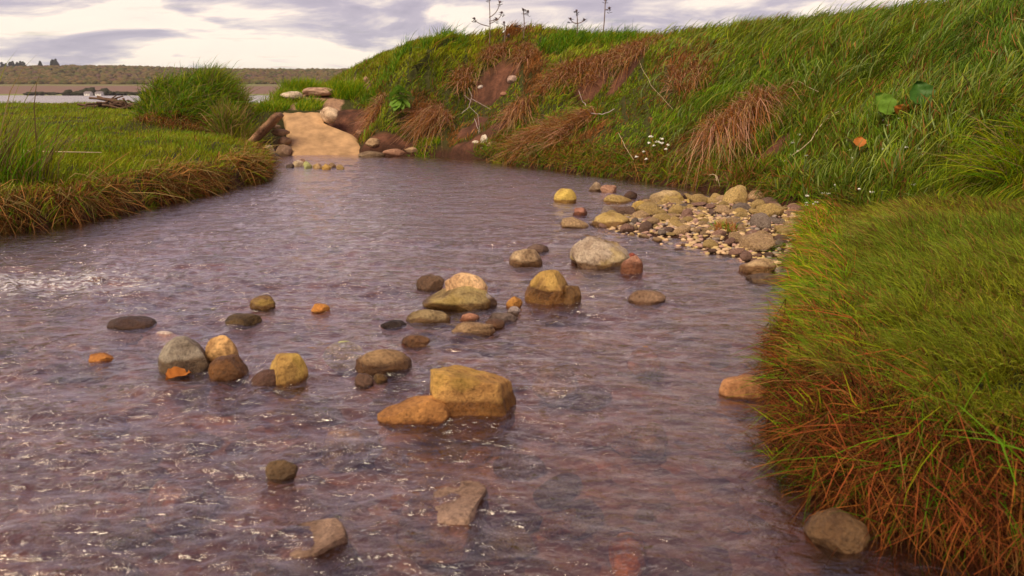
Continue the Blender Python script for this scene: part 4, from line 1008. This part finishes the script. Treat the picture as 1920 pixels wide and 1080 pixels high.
# hanging dead grass
HANG = [(1392, 236, 0.30, 0.12, 3000, 0.66, 'largest sheaf of pink brown dead grass hanging to the water', (0.05, -0.5, 0), 1.0),
        (1290, 150, 0.22, 0.30, 1100, 0.32, 'orange brown dead grass streaming down below the bank top', (0, -0.45, 0), 0.9),
        (1130, 118, 0.62, 0.16, 2000, 0.24, 'long brown curtain of dead grass along the overhanging lip', (-0.05, -0.45, 0), 0.9),
        (1200, 95, 0.30, 0.16, 1100, 0.28, 'rusty thick end of the overhanging lip nearest the skyline', (-0.1, -0.4, 0), 0.9),
        (975, 210, 0.16, 0.16, 800, 0.42, 'narrow sheaf of dead grass hanging beside the bare soil', (-0.05, -0.5, 0), 1.0),
        (1005, 262, 0.30, 0.12, 1000, 0.34, 'swept rusty dead grass sliding left toward the water', (-0.55, -0.35, 0), 0.8),
        (1075, 240, 0.30, 0.12, 1000, 0.34, 'second swept tuft of dead grass below the lip', (-0.6, -0.35, 0), 0.7),
        (810, 225, 0.26, 0.14, 1300, 0.44, 'brown beard of dead grass below the broad leaved plant', (-0.35, -0.45, 0), 0.95),
        (705, 215, 0.15, 0.16, 700, 0.36, 'golden brown dead grass over the stones right of the slab', (-0.1, -0.4, 0), 0.9),
        (932, 98, 0.24, 0.12, 1200, 0.26, 'pale dead tangle overhanging the scoured hollow', (0.0, -0.4, 0), 0.8),
        (870, 150, 0.14, 0.16, 700, 0.30, 'rusty grass hanging at left edge of the scoured hollow', (-0.1, -0.4, 0), 0.8),
        (1040, 150, 0.2, 0.14, 900, 0.26, 'dry brown grass at left end of the overhanging lip', (-0.2, -0.4, 0), 0.8),
        (985, 100, 0.16, 0.22, 900, 0.26, 'tan matted dead grass right of the scoured hollow', (0.0, -0.4, 0), 0.8)]
for (px, py, rx, ry, n, ln, lb, lean, dr) in HANG:
    p = bank_xy(px, py)
    clump('dead_grass_clump', lb, p, rx, ry, n, ln, 0.0065, lean, dr, [DRY * 0.85, DRY * 0.6, RUST * 0.8, np.array([0.52, 0.29, 0.19]), np.array([0.48, 0.25, 0.17]), STRAW * 0.8], 0.25, up=0.25, wave=0.15, cat='dead grass', mat=M_DRY)

# ------------------------------------------------------------------ tubes, stems, leaves, flowers
def tube(pts, r0, r1=None, k=6):
    pts = [np.array(p, float) for p in pts]; r1 = r0 if r1 is None else r1; V = []; F = []
    n = len(pts)
    for i, p in enumerate(pts):
        d = pts[min(i + 1, n - 1)] - pts[max(i - 1, 0)]; d /= np.linalg.norm(d) + 1e-9
        s = np.cross(d, [0.3, 0.9, 0.1]); s /= np.linalg.norm(s); u_ = np.cross(s, d); r = r0 + (r1 - r0) * i / max(1, n - 1)
        for j in range(k):
            a = 6.283 * j / k; V.append(p + (s * math.cos(a) + u_ * math.sin(a)) * r)
    for i in range(n - 1):
        for j in range(k): F.append((i * k + j, i * k + (j + 1) % k, (i + 1) * k + (j + 1) % k, (i + 1) * k + j))
    F.append(tuple(range(k))[::-1]); F.append(tuple((n - 1) * k + j for j in range(k)))
    return V, F
def merge(parts):
    V = []; F = []
    for v, f in parts:
        b = len(V); V += list(v); F += [tuple(i + b for i in q) for q in f]
    return V, F
def bez(p0, p1, p2, n=8):
    p0, p1, p2 = map(lambda q: np.array(q, float), (p0, p1, p2))
    return [p0 * (1 - t) ** 2 + 2 * p1 * t * (1 - t) + p2 * t * t for t in np.linspace(0, 1, n)]
M_STEM = simple_mat('green stem', (0.12, 0.17, 0.04)); M_DEADSTEM = simple_mat('dead stem', (0.20, 0.13, 0.10), 0.85)
M_PALE = simple_mat('bleached stem', (0.58, 0.45, 0.30), 0.8); M_ROOT = simple_mat('bleached root', (0.50, 0.40, 0.40), 0.8)
M_PETAL = simple_mat('white petals', (0.85, 0.83, 0.80), 0.6, 0.1, 50)
M_LEAF = simple_mat('dock leaf', (0.16, 0.30, 0.03), 0.5, 0.35, 12, 0.3, 0.25); M_LEAFO = simple_mat('orange dock leaf', (0.50, 0.17, 0.03), 0.6, 0.4, 15, 0.3, 0.25)
M_LEAFD = simple_mat('dark dock leaf', (0.045, 0.13, 0.012), 0.5, 0.35, 12, 0.3, 0.25)
M_LEAFB = simple_mat('dull dock leaf', (0.16, 0.15, 0.04), 0.6, 0.35, 15, 0.3, 0.2)
M_SEED = simple_mat('dark seed head', (0.13, 0.09, 0.10), 0.9)

# flowers
def flower_head(seed):
    r_ = np.random.default_rng(seed); V, F = [], []; parts = []
    v0, f0 = ICO[3]
    for k in range(r_.integers(4, 7)):
        a = r_.uniform(0, 6.28); rr_ = r_.uniform(0.2, 0.9) * 0.011
        c = np.array([math.cos(a) * rr_, math.sin(a) * rr_, r_.uniform(-0.003, 0.004)])
        m = Matrix.Rotation(r_.uniform(-.6, .6), 3, 'X') @ Matrix.Rotation(r_.uniform(-.6, .6), 3, 'Y')
        parts.append(((v0 * np.array([0.0075, 0.0065, 0.003])) @ np.array(m) + c, f0))
    return mesh_obj('flower_head', *merge(parts), M_PETAL, me_only=True)
heads = [flower_head(k) for k in range(5)]
v_, f_ = tube(bez((0, 0, 0), (0.01, 0, 0.05), (0, 0, 0.10)), 0.0012, 0.0008, 5)
stem_me = mesh_obj('stem', v_, f_, M_STEM, me_only=True)
FL = [(1488, 252), (1476, 268), (1484, 283), (1470, 290), (1500, 292), (1465, 302), (1641, 226), (1670, 222), (1650, 235), (1580, 284), (1584, 296), (1646, 279), (1640, 280), (1705, 251), (1696, 264), (1712, 264), (1709, 290), (1706, 279), (1646, 301), (1680, 287), (1624, 315), (1550, 347), (1540, 363), (1530, 363), (1533, 362), (1617, 360), (1595, 355), (1501, 367), (1499, 380), (1512, 383), (1517, 379), (1498, 389), (1693, 346), (1712, 238), (1600, 311), (1561, 262), (1203, 285), (1212, 268), (1222, 273), (1228, 266), (1236, 268), (1243, 280), (1208, 298), (1190, 294), (1216, 256), (1236, 260), (1247, 272)]
for i, (px, py) in enumerate(FL):
    p = bank_xy(px, py + 6)
    r_ = empty('white_flower', p - np.array([0, 0.14, 0.0]), RNG.uniform(0, 6.28))
    gz = float(H(np.array([p[0]]), np.array([p[1] - 0.14]))[0])
    top = WY(px, py, p[1] - 0.14)[2]; ln = max(0.05, top - gz)
    r_.location = (p[0] , p[1] - 0.14, gz)
    where = 'beside the hanging sheaf' if px < 1510 and py < 310 else 'at the edge of the gravel bar' if px < 1560 and py > 330 else 'below the orange leaf' if px < 1600 else 'under the broad dock leaves' if py < 270 else 'above the low shelf'
    lb = 'small white flower cluster in the grass ' + where if px > 1400 else 'small white flower cluster low on the bank left of the hanging dead grass'
    tag(r_, lb, 'flower', 'white flowers on the right bank' if px > 1400 else 'white flowers at the bank foot')
    st = link('stem', stem_me, r_); st.scale = (1, 1, ln / 0.10)
    hd = link('flower_head', heads[i % 5], r_); hd.location = (0, 0, ln)
    s_ = p[1] / 5.5 * 1.05; hd.scale = (s_,) * 3

# dock leaves
def leaf_mesh(L_, Wd, mat, curl=0.25, seed=0, name='leaf'):
    n, m = 14, 7; V = []; F = []
    r_ = np.random.default_rng(seed)
    for i in range(n + 1):
        t = i / n; wdt = Wd * (math.sin(math.pi * min(1, t * 0.96 + 0.04)) ** 0.7) * (1 - 0.35 * t) * 0.62
        for j in range(m + 1):
            s = j / m * 2 - 1
            V.append((s * wdt * (1 + 0.06 * math.sin(t * 23 + s)), t * L_, 0.16 * Wd * abs(s) ** 1.3 - curl * L_ * t * t + 0.03 * Wd * math.sin(t * 17 + s * 4)))
    for i in range(n):
        for j in range(m): a = i * (m + 1) + j; F.append((a, a + 1, a + m + 2, a + m + 1))
    b = len(V); tv, tf = tube([(0, -0.25 * L_, -0.02 * L_), (0, 0, -0.002), (0, 0.5 * L_, -curl * L_ * 0.25 - 0.002), (0, 0.95 * L_, -curl * L_ * 0.9)], 0.03 * Wd, 0.008 * Wd)
    V += [tuple(q) for q in tv]; F += [tuple(i + b for i in q) for q in tf]
    return mesh_obj(name, V, F, mat, me_only=True)
def add_leaf(root, world, L_, Wd, mat, rot, curl, label=None, seed=0):
    o = link('leaf', leaf_mesh(L_, Wd, mat, curl, seed), root)
    o.location = tuple(np.array(world) - np.array(root.location)); o.rotation_euler = tuple(map(R, rot))
    if label: o['label'] = label
    return o
def out(px, py, k=0.22):          # a point just clear of the grass in front of the bank face
    p = bank_xy(px, py); return WY(px, py, p[1] - k)
p = bank_xy(1690, 260)
root = empty('dock_plant', p); tag(root, 'dock plant with broad green and orange leaves among the long grass at right', 'plant')
add_leaf(root, out(1672, 212), 0.20, 0.15, M_LEAF, (75, -38, 15), 0.12)
add_leaf(root, out(1735, 196), 0.19, 0.17, M_LEAFD, (70, -20, -10), 0.1, seed=2)
add_leaf(root, out(1700, 200), 0.11, 0.13, M_LEAFO, (-40, 10, 0), 0.2, 'orange edged dock leaf', seed=3)
p = bank_xy(1810, 190); root = empty('dock_plant', p); tag(root, 'small dock plant with one dull and one red leaf in the long grass', 'plant')
add_leaf(root, out(1820, 165), 0.12, 0.05, M_LEAFB, (60, 0, 60), 0.1)
add_leaf(root, out(1812, 170), 0.07, 0.04, M_LEAFO, (-60, 0, 20), 0.1, 'small red withered leaf')
p = bank_xy(1615, 290); root = empty('dock_plant', p); tag(root, 'low dock plant with one bright orange leaf above the white flowers', 'plant')
add_leaf(root, out(1612, 276), 0.10, 0.09, M_LEAFO, (55, 0, -15), 0.2, 'bright orange dock leaf')
add_leaf(root, out(1605, 278), 0.12, 0.08, M_LEAFB, (50, 0, 70), 0.15)
p = bank_xy(1450, 195); root = empty('dock_plant', p); tag(root, 'withered dock leaf on a thin stalk in the grass above the hanging sheaf', 'plant')
add_leaf(root, out(1455, 170), 0.08, 0.07, simple_mat('withered leaf', (0.30, 0.22, 0.12), 0.8, 0.3, 15), (-60, 0, 10), 0.1)
p = bank_xy(748, 210); root = empty('dock_plant', p); tag(root, 'broad leaved green dock plant hanging on the far bank face', 'plant')
r2 = np.random.default_rng(3)
for k in range(17):
    a = k / 17 * 360 + r2.uniform(-10, 10); px_, py_ = 748 + 30 * math.cos(R(a)) * r2.uniform(0.4, 1), 190 + 24 * math.sin(R(a)) * r2.uniform(0.4, 1)
    add_leaf(root, out(px_, py_, 0.30), r2.uniform(0.15, 0.24), r2.uniform(0.08, 0.12), M_LEAF, (r2.uniform(20, 70), r2.uniform(-20, 20), -a + 90 + 90 * 0), r2.uniform(0.3, 0.6), seed=k)
p = W(8, 400, 0.12); root = empty('dock_plant', p); tag(root, 'broad green leaves at the water edge in the far left corner of the bank', 'plant')
add_leaf(root, W(2, 395, 0.15) + np.array([0, -0.12, 0]), 0.13, 0.10, M_LEAF, (70, 0, -40), 0.2)
add_leaf(root, W(-6, 408, 0.12) + np.array([0, -0.12, 0]), 0.12, 0.10, M_LEAF, (40, 0, -80), 0.2, seed=4)

# thistle skeletons on the skyline
def thistle(px, py0, py1, Y, br, label, wob=0.0):
    b = WY(px, py0, Y); t = WY(px + wob, py1, Y)
    gz = float(H(b[0:1], b[1:2])[0]); b = np.array([b[0], b[1], gz])
    root = empty('thistle', b); tag(root, label, 'thistle')
    hgt = t[2] - gz
    top = np.array([t[0] - b[0], 0, hgt])
    v, f = tube(bez((0, 0, 0), (0.03, 0, hgt / 2), top), 0.009, 0.006); mesh_obj('stem', v, f, M_DEADSTEM, root)
    tips = [top]
    for (dx, dz, st) in br:
        s0 = top * st; e = np.array([dx, RNG.uniform(-.05, .05), dz]) * hgt + s0
        v, f = tube(bez(s0, s0 + (e - s0) * np.array([0.9, 1, 0.3]), e), 0.0065, 0.005); mesh_obj('branch', v, f, M_DEADSTEM, root); tips.append(e)
    for e in tips:
        parts = []
        for k in range(14):
            d = RNG.normal(0, 1, 3); d /= np.linalg.norm(d); d[2] = abs(d[2]) * 0.7
            sd2 = np.cross(d, [0, 0.3, 1]) * 0.010
            e0 = e - np.array([0, 0, 0.08]) * RNG.random()
            parts.append(([e0, e0 + d * 0.03 + sd2, e0 + d * 0.06, e0 + d * 0.03 - sd2], [(0, 1, 2, 3)]))
        v0, f0 = ICO[3]; parts.append((v0 * 0.018 + e, f0))
        mesh_obj('seed_head', *merge(parts), M_SEED, root)
thistle(917, 75, -4, 12.2, [(-0.30, 0.15, 0.45), (0.26, 0.22, 0.5), (0.22, 0.30, 0.62), (0.15, 0.05, 0.55)], 'tallest dead thistle with spreading branches on the skyline')
thistle(945, 70, 42, 12.2, [(0.2, 0.1, 0.4)], 'short dead thistle just right of the tallest thistle')
thistle(981, 66, 18, 12.2, [(0.16, 0.10, 0.85), (-0.2, 0.08, 0.4)], 'dead thistle with two heads, third from left on the skyline')
thistle(1081, 56, 20, 12.0, [(0.25, 0.12, 0.6), (-0.2, 0.15, 0.6)], 'stubby dead thistle above the lush grass on the skyline')
thistle(1130, 58, -4, 12.0, [(0.12, 0.05, 0.7)], 'tall thin dead thistle furthest right on the skyline', 5)

# bleached stems and roots on the bank
def stem(name, label, cat, pts, r, mat, k=0.20, fork=None):
    P = [out(px, py, k) for px, py in pts]; b = P[0]
    Q = []
    for i in range(len(P) - 1):
        for t in (0, .25, .5, .75): Q.append(P[i] * (1 - t) + P[i + 1] * t + RNG.normal(0, 0.004, 3) - b)
    Q.append(P[-1] - b); parts = [tube(Q, r, r * 0.6)]
    for fk in (fork or []):
        F2 = [out(px, py, k) - b for px, py in fk]; parts.append(tube(F2, r * 0.7, r * 0.4))
    o = mesh_obj(name, *merge(parts), mat); o.location = tuple(b); return tag(o, label, cat)
stem('dry_stalk', 'long pale dry stalk slanting up right above the white flowers', 'stalk', [(1470, 303), (1510, 275), (1548, 225), (1582, 204)], 0.004, M_PALE)
stem('dry_stalk', 'bent pale dry stalk arching over the withered dock leaf', 'stalk', [(1440, 195), (1463, 163), (1495, 152), (1535, 172)], 0.003, M_PALE)
stem('root', 'pale branching root sticking out beside the scoured hollow', 'root', [(866, 213), (880, 200), (884, 180), (878, 165)], 0.0042, M_ROOT, 0.12, [[(884, 190), (870, 178)], [(880, 200), (896, 215), (900, 248)], [(884, 185), (920, 205)]])
stem('root', 'thin bleached twig lying across the grass below the lip', 'root', [(1092, 190), (1108, 212), (1130, 214), (1152, 204)], 0.006, M_ROOT, 0.16, [[(1092, 190), (1085, 170)]])
stem('dry_stalk', 'straight pale stalk leaning at the bank foot left of the white flowers', 'stalk', [(1160, 250), (1172, 275), (1188, 300)], 0.003, M_PALE, 0.16)
stem('dry_stalk', 'long thin stalk sloping down left of the hanging sheaf', 'stalk', [(1200, 120), (1220, 160), (1262, 205)], 0.0022, M_PALE, 0.12)
stem('root', 'small pale stick hanging from the foot of the bare soil', 'root', [(890, 222), (898, 250)], 0.004, M_ROOT, 0.12)
stem('twig', 'forked pale twig dangling over the water by the hanging sheaf', 'twig', [(1320, 328), (1342, 329), (1344, 340)], 0.004, M_PALE, 0.15, [[(1344, 330), (1350, 350)]])
# stalks lying on the left bank
for (a, b, lb) in [((0, 282), (95, 285), 'upper pale straw stalk lying flat on the left bank at the frame edge'), ((0, 287), (190, 286), 'long pale straw stalk lying across the left bank turf')]:
    P0 = W(a[0] - 20, a[1], 0.40); P1 = W(b[0], b[1], 0.41)
    v, f = tube([P0 - P0, (P1 - P0) * 0.5 + np.array([0, 0, .01]), P1 - P0], 0.006, 0.003); o = mesh_obj('dry_stalk', v, f, M_PALE); o.location = tuple(P0); tag(o, lb, 'stalk')

# orange leaf on the near left stones
P0 = W(350, 705, 0.0) + np.array([0, 0, 0.012])
o = link('dead_leaf', leaf_mesh(0.075, 0.07, M_LEAFO, 0.25, 5)); o.location = tuple(P0); o.rotation_euler = (R(12), R(-8), R(150))
tag(o, 'curled bright orange dead leaf caught before the grey dome stone', 'leaf')

# driftwood pile on the left skyline
P0 = WY(215, 190, 19.0); gz = float(H(P0[0:1], P0[1:2])[0]); root = empty('driftwood_pile', (P0[0], P0[1], gz)); tag(root, 'dark pile of driftwood sticks on the left bank skyline', 'driftwood')
M_WOOD = simple_mat('driftwood', (0.13, 0.075, 0.05), 0.9, 0.4, 5)
for k in range(46):
    x0, y0 = RNG.uniform(-0.65, 0.5), RNG.uniform(-0.3, 0.3); hz = max(0.03, 0.30 * (1 - abs(x0 + 0.05) / 0.75)) * RNG.random()
    a = RNG.normal(0, 0.45); ln = RNG.uniform(0.3, 0.9)
    v, f = tube(bez((x0 - ln / 2 * math.cos(a), y0, hz - ln / 3 * math.sin(a)), (x0, y0 + .05, hz + .04), (x0 + ln / 2 * math.cos(a), y0 + RNG.uniform(-.2, .2), hz + ln / 3 * math.sin(a))), 0.028, 0.014)
    mesh_obj('stick', v, f, M_WOOD, root)

# far shore: bushes and little white buildings
M_BUSH = simple_mat('far bush', (0.05, 0.06, 0.03), 0.9)
fb = np.array([WY(px, 174, 880)[0] for px in np.linspace(60, 330, 60)]); n = len(fb)
me = crown_mass('shore_bushes', np.stack([fb + RNG.normal(0, 8, n), np.full(n, 884.0) + RNG.normal(0, 4, n), np.full(n, -3.5)], -1), np.stack([RNG.uniform(3, 7, n), np.full(n, 3.0), RNG.uniform(1.0, 4.0, n) * np.where((fb > WY(140, 174, 880)[0]) & (fb < WY(200, 174, 880)[0]), 1.5, 0.6)], -1), np.tile([[0.05, 0.05, 0.03]], (n, 1)), M_DRY)
tag(link('shore_bushes', me), 'dark line of bushes along the far estuary shore', 'bushes', kind='stuff')
M_WHITE = simple_mat('white wall', (0.8, 0.78, 0.74), 0.7, 0.05); M_ROOF = simple_mat('grey roof', (0.22, 0.19, 0.2), 0.8)
def shed(px, wd, label):
    P0 = WY(px, 176, 872); r_ = empty('house', (P0[0], 872, -5.6)); tag(r_, label, 'house')
    h = 2.6; d = 4
    V = [(-wd, -d, 0), (wd, -d, 0), (wd, d, 0), (-wd, d, 0), (-wd, -d, h), (wd, -d, h), (wd, d, h), (-wd, d, h), (-wd, 0, h + 1.4), (wd, 0, h + 1.4)]
    mesh_obj('wall', V, [(0, 1, 5, 4), (1, 2, 6, 9, 5), (2, 3, 7, 6), (3, 0, 4, 8, 7), (3, 2, 1, 0)], M_WHITE, r_, False)
    e = 0.4
    V = [(-wd - e, -d - e, h - .1), (wd + e, -d - e, h - .1), (wd + e, 0, h + 1.6), (-wd - e, 0, h + 1.6), (wd + e, d + e, h - .1), (-wd - e, d + e, h - .1)]
    V += [(a, b, c + 0.25) for a, b, c in V]
    mesh_obj('roof', V, [(6, 7, 8, 9), (9, 8, 10, 11), (0, 3, 2, 1), (3, 5, 4, 2), (0, 1, 7, 6), (5, 11, 10, 4), (1, 2, 8, 7), (2, 4, 10, 8), (0, 6, 9, 3), (3, 9, 11, 5)], M_ROOF, r_, False)
    for k in range(2):
        xw = (-0.45 + 0.9 * k) * wd
        mesh_obj('window', [(xw - .4, -d - .04, 1), (xw + .4, -d - .04, 1), (xw + .4, -d - .04, 1.9), (xw - .4, -d - .04, 1.9)], [(0, 1, 2, 3)], M_ROOF, r_, False)
shed(166, 3.0, 'small white building left of another on the far estuary shore')
shed(187, 3.2, 'small white building right of another on the far estuary shore')
# conifers on the far ridge, at left
M_CON = simple_mat('far conifer', (0.03, 0.04, 0.03), 0.9)
def conifer(px, Y, hgt, label):
    x_ = WY(px, 120, Y)[0]; z_ = float(HF(np.array([x_]), np.array([float(Y)]))[0])
    r_ = empty('pine_tree', (x_, Y, z_)); tag(r_, label, 'tree', 'dark trees on the far ridge')
    v, f = tube([(0, 0, 0), (0, 0, hgt * 0.9)], 0.6, 0.2); mesh_obj('trunk', v, f, M_CON, r_)
    parts = []; v0, f0 = ICO[3]
    for k in range(7):
        t = k / 6; rr_ = hgt * 0.30 * (1 - 0.6 * t)
        parts.append((v0 * (1 + 0.3 * RNG.standard_normal((len(v0), 1)).clip(-1, 1)) * np.array([rr_, rr_, hgt * 0.12]) + np.array([RNG.normal(0, 1.0), 0, hgt * (0.3 + 0.62 * t)]), f0))
    mesh_obj('crown', *merge(parts), M_CON, r_)
for px in (4, 11, 18, 24, 31, 38, 44, 74, 98, 104):
    conifer(px + RNG.uniform(-1, 1), 2250, RNG.uniform(17, 26), 'dark tree standing above the woodland on the far ridge at left')

# ------------------------------------------------------------------ air
def haze():
    m = bpy.data.materials.new('haze'); m.use_nodes = True; nt = m.node_tree; nt.nodes.clear()
    v = N(nt, 'ShaderNodeVolumePrincipled', inp={'Color': (0.86, 0.84, 0.95, 1), 'Density': 0.00007, 'Anisotropy': 0.2})
    o = N(nt, 'ShaderNodeOutputMaterial'); L(nt, v.outputs[0], o.inputs['Volume']); return m
X0, X1, Y0, Y1, Z0, Z1 = -26000, 26000, -2500, 26000, -9.0, 110.0
V = [(X0, Y0, Z0), (X1, Y0, Z0), (X1, Y1, Z0), (X0, Y1, Z0), (X0, Y0, Z1), (X1, Y0, Z1), (X1, Y1, Z1), (X0, Y1, Z1)]
tag(mesh_obj('haze', V, [(0, 3, 2, 1), (4, 5, 6, 7), (0, 1, 5, 4), (1, 2, 6, 5), (2, 3, 7, 6), (3, 0, 4, 7)], haze(), None, False), 'thin pale haze in the air over the stream and estuary', 'haze', kind='stuff')
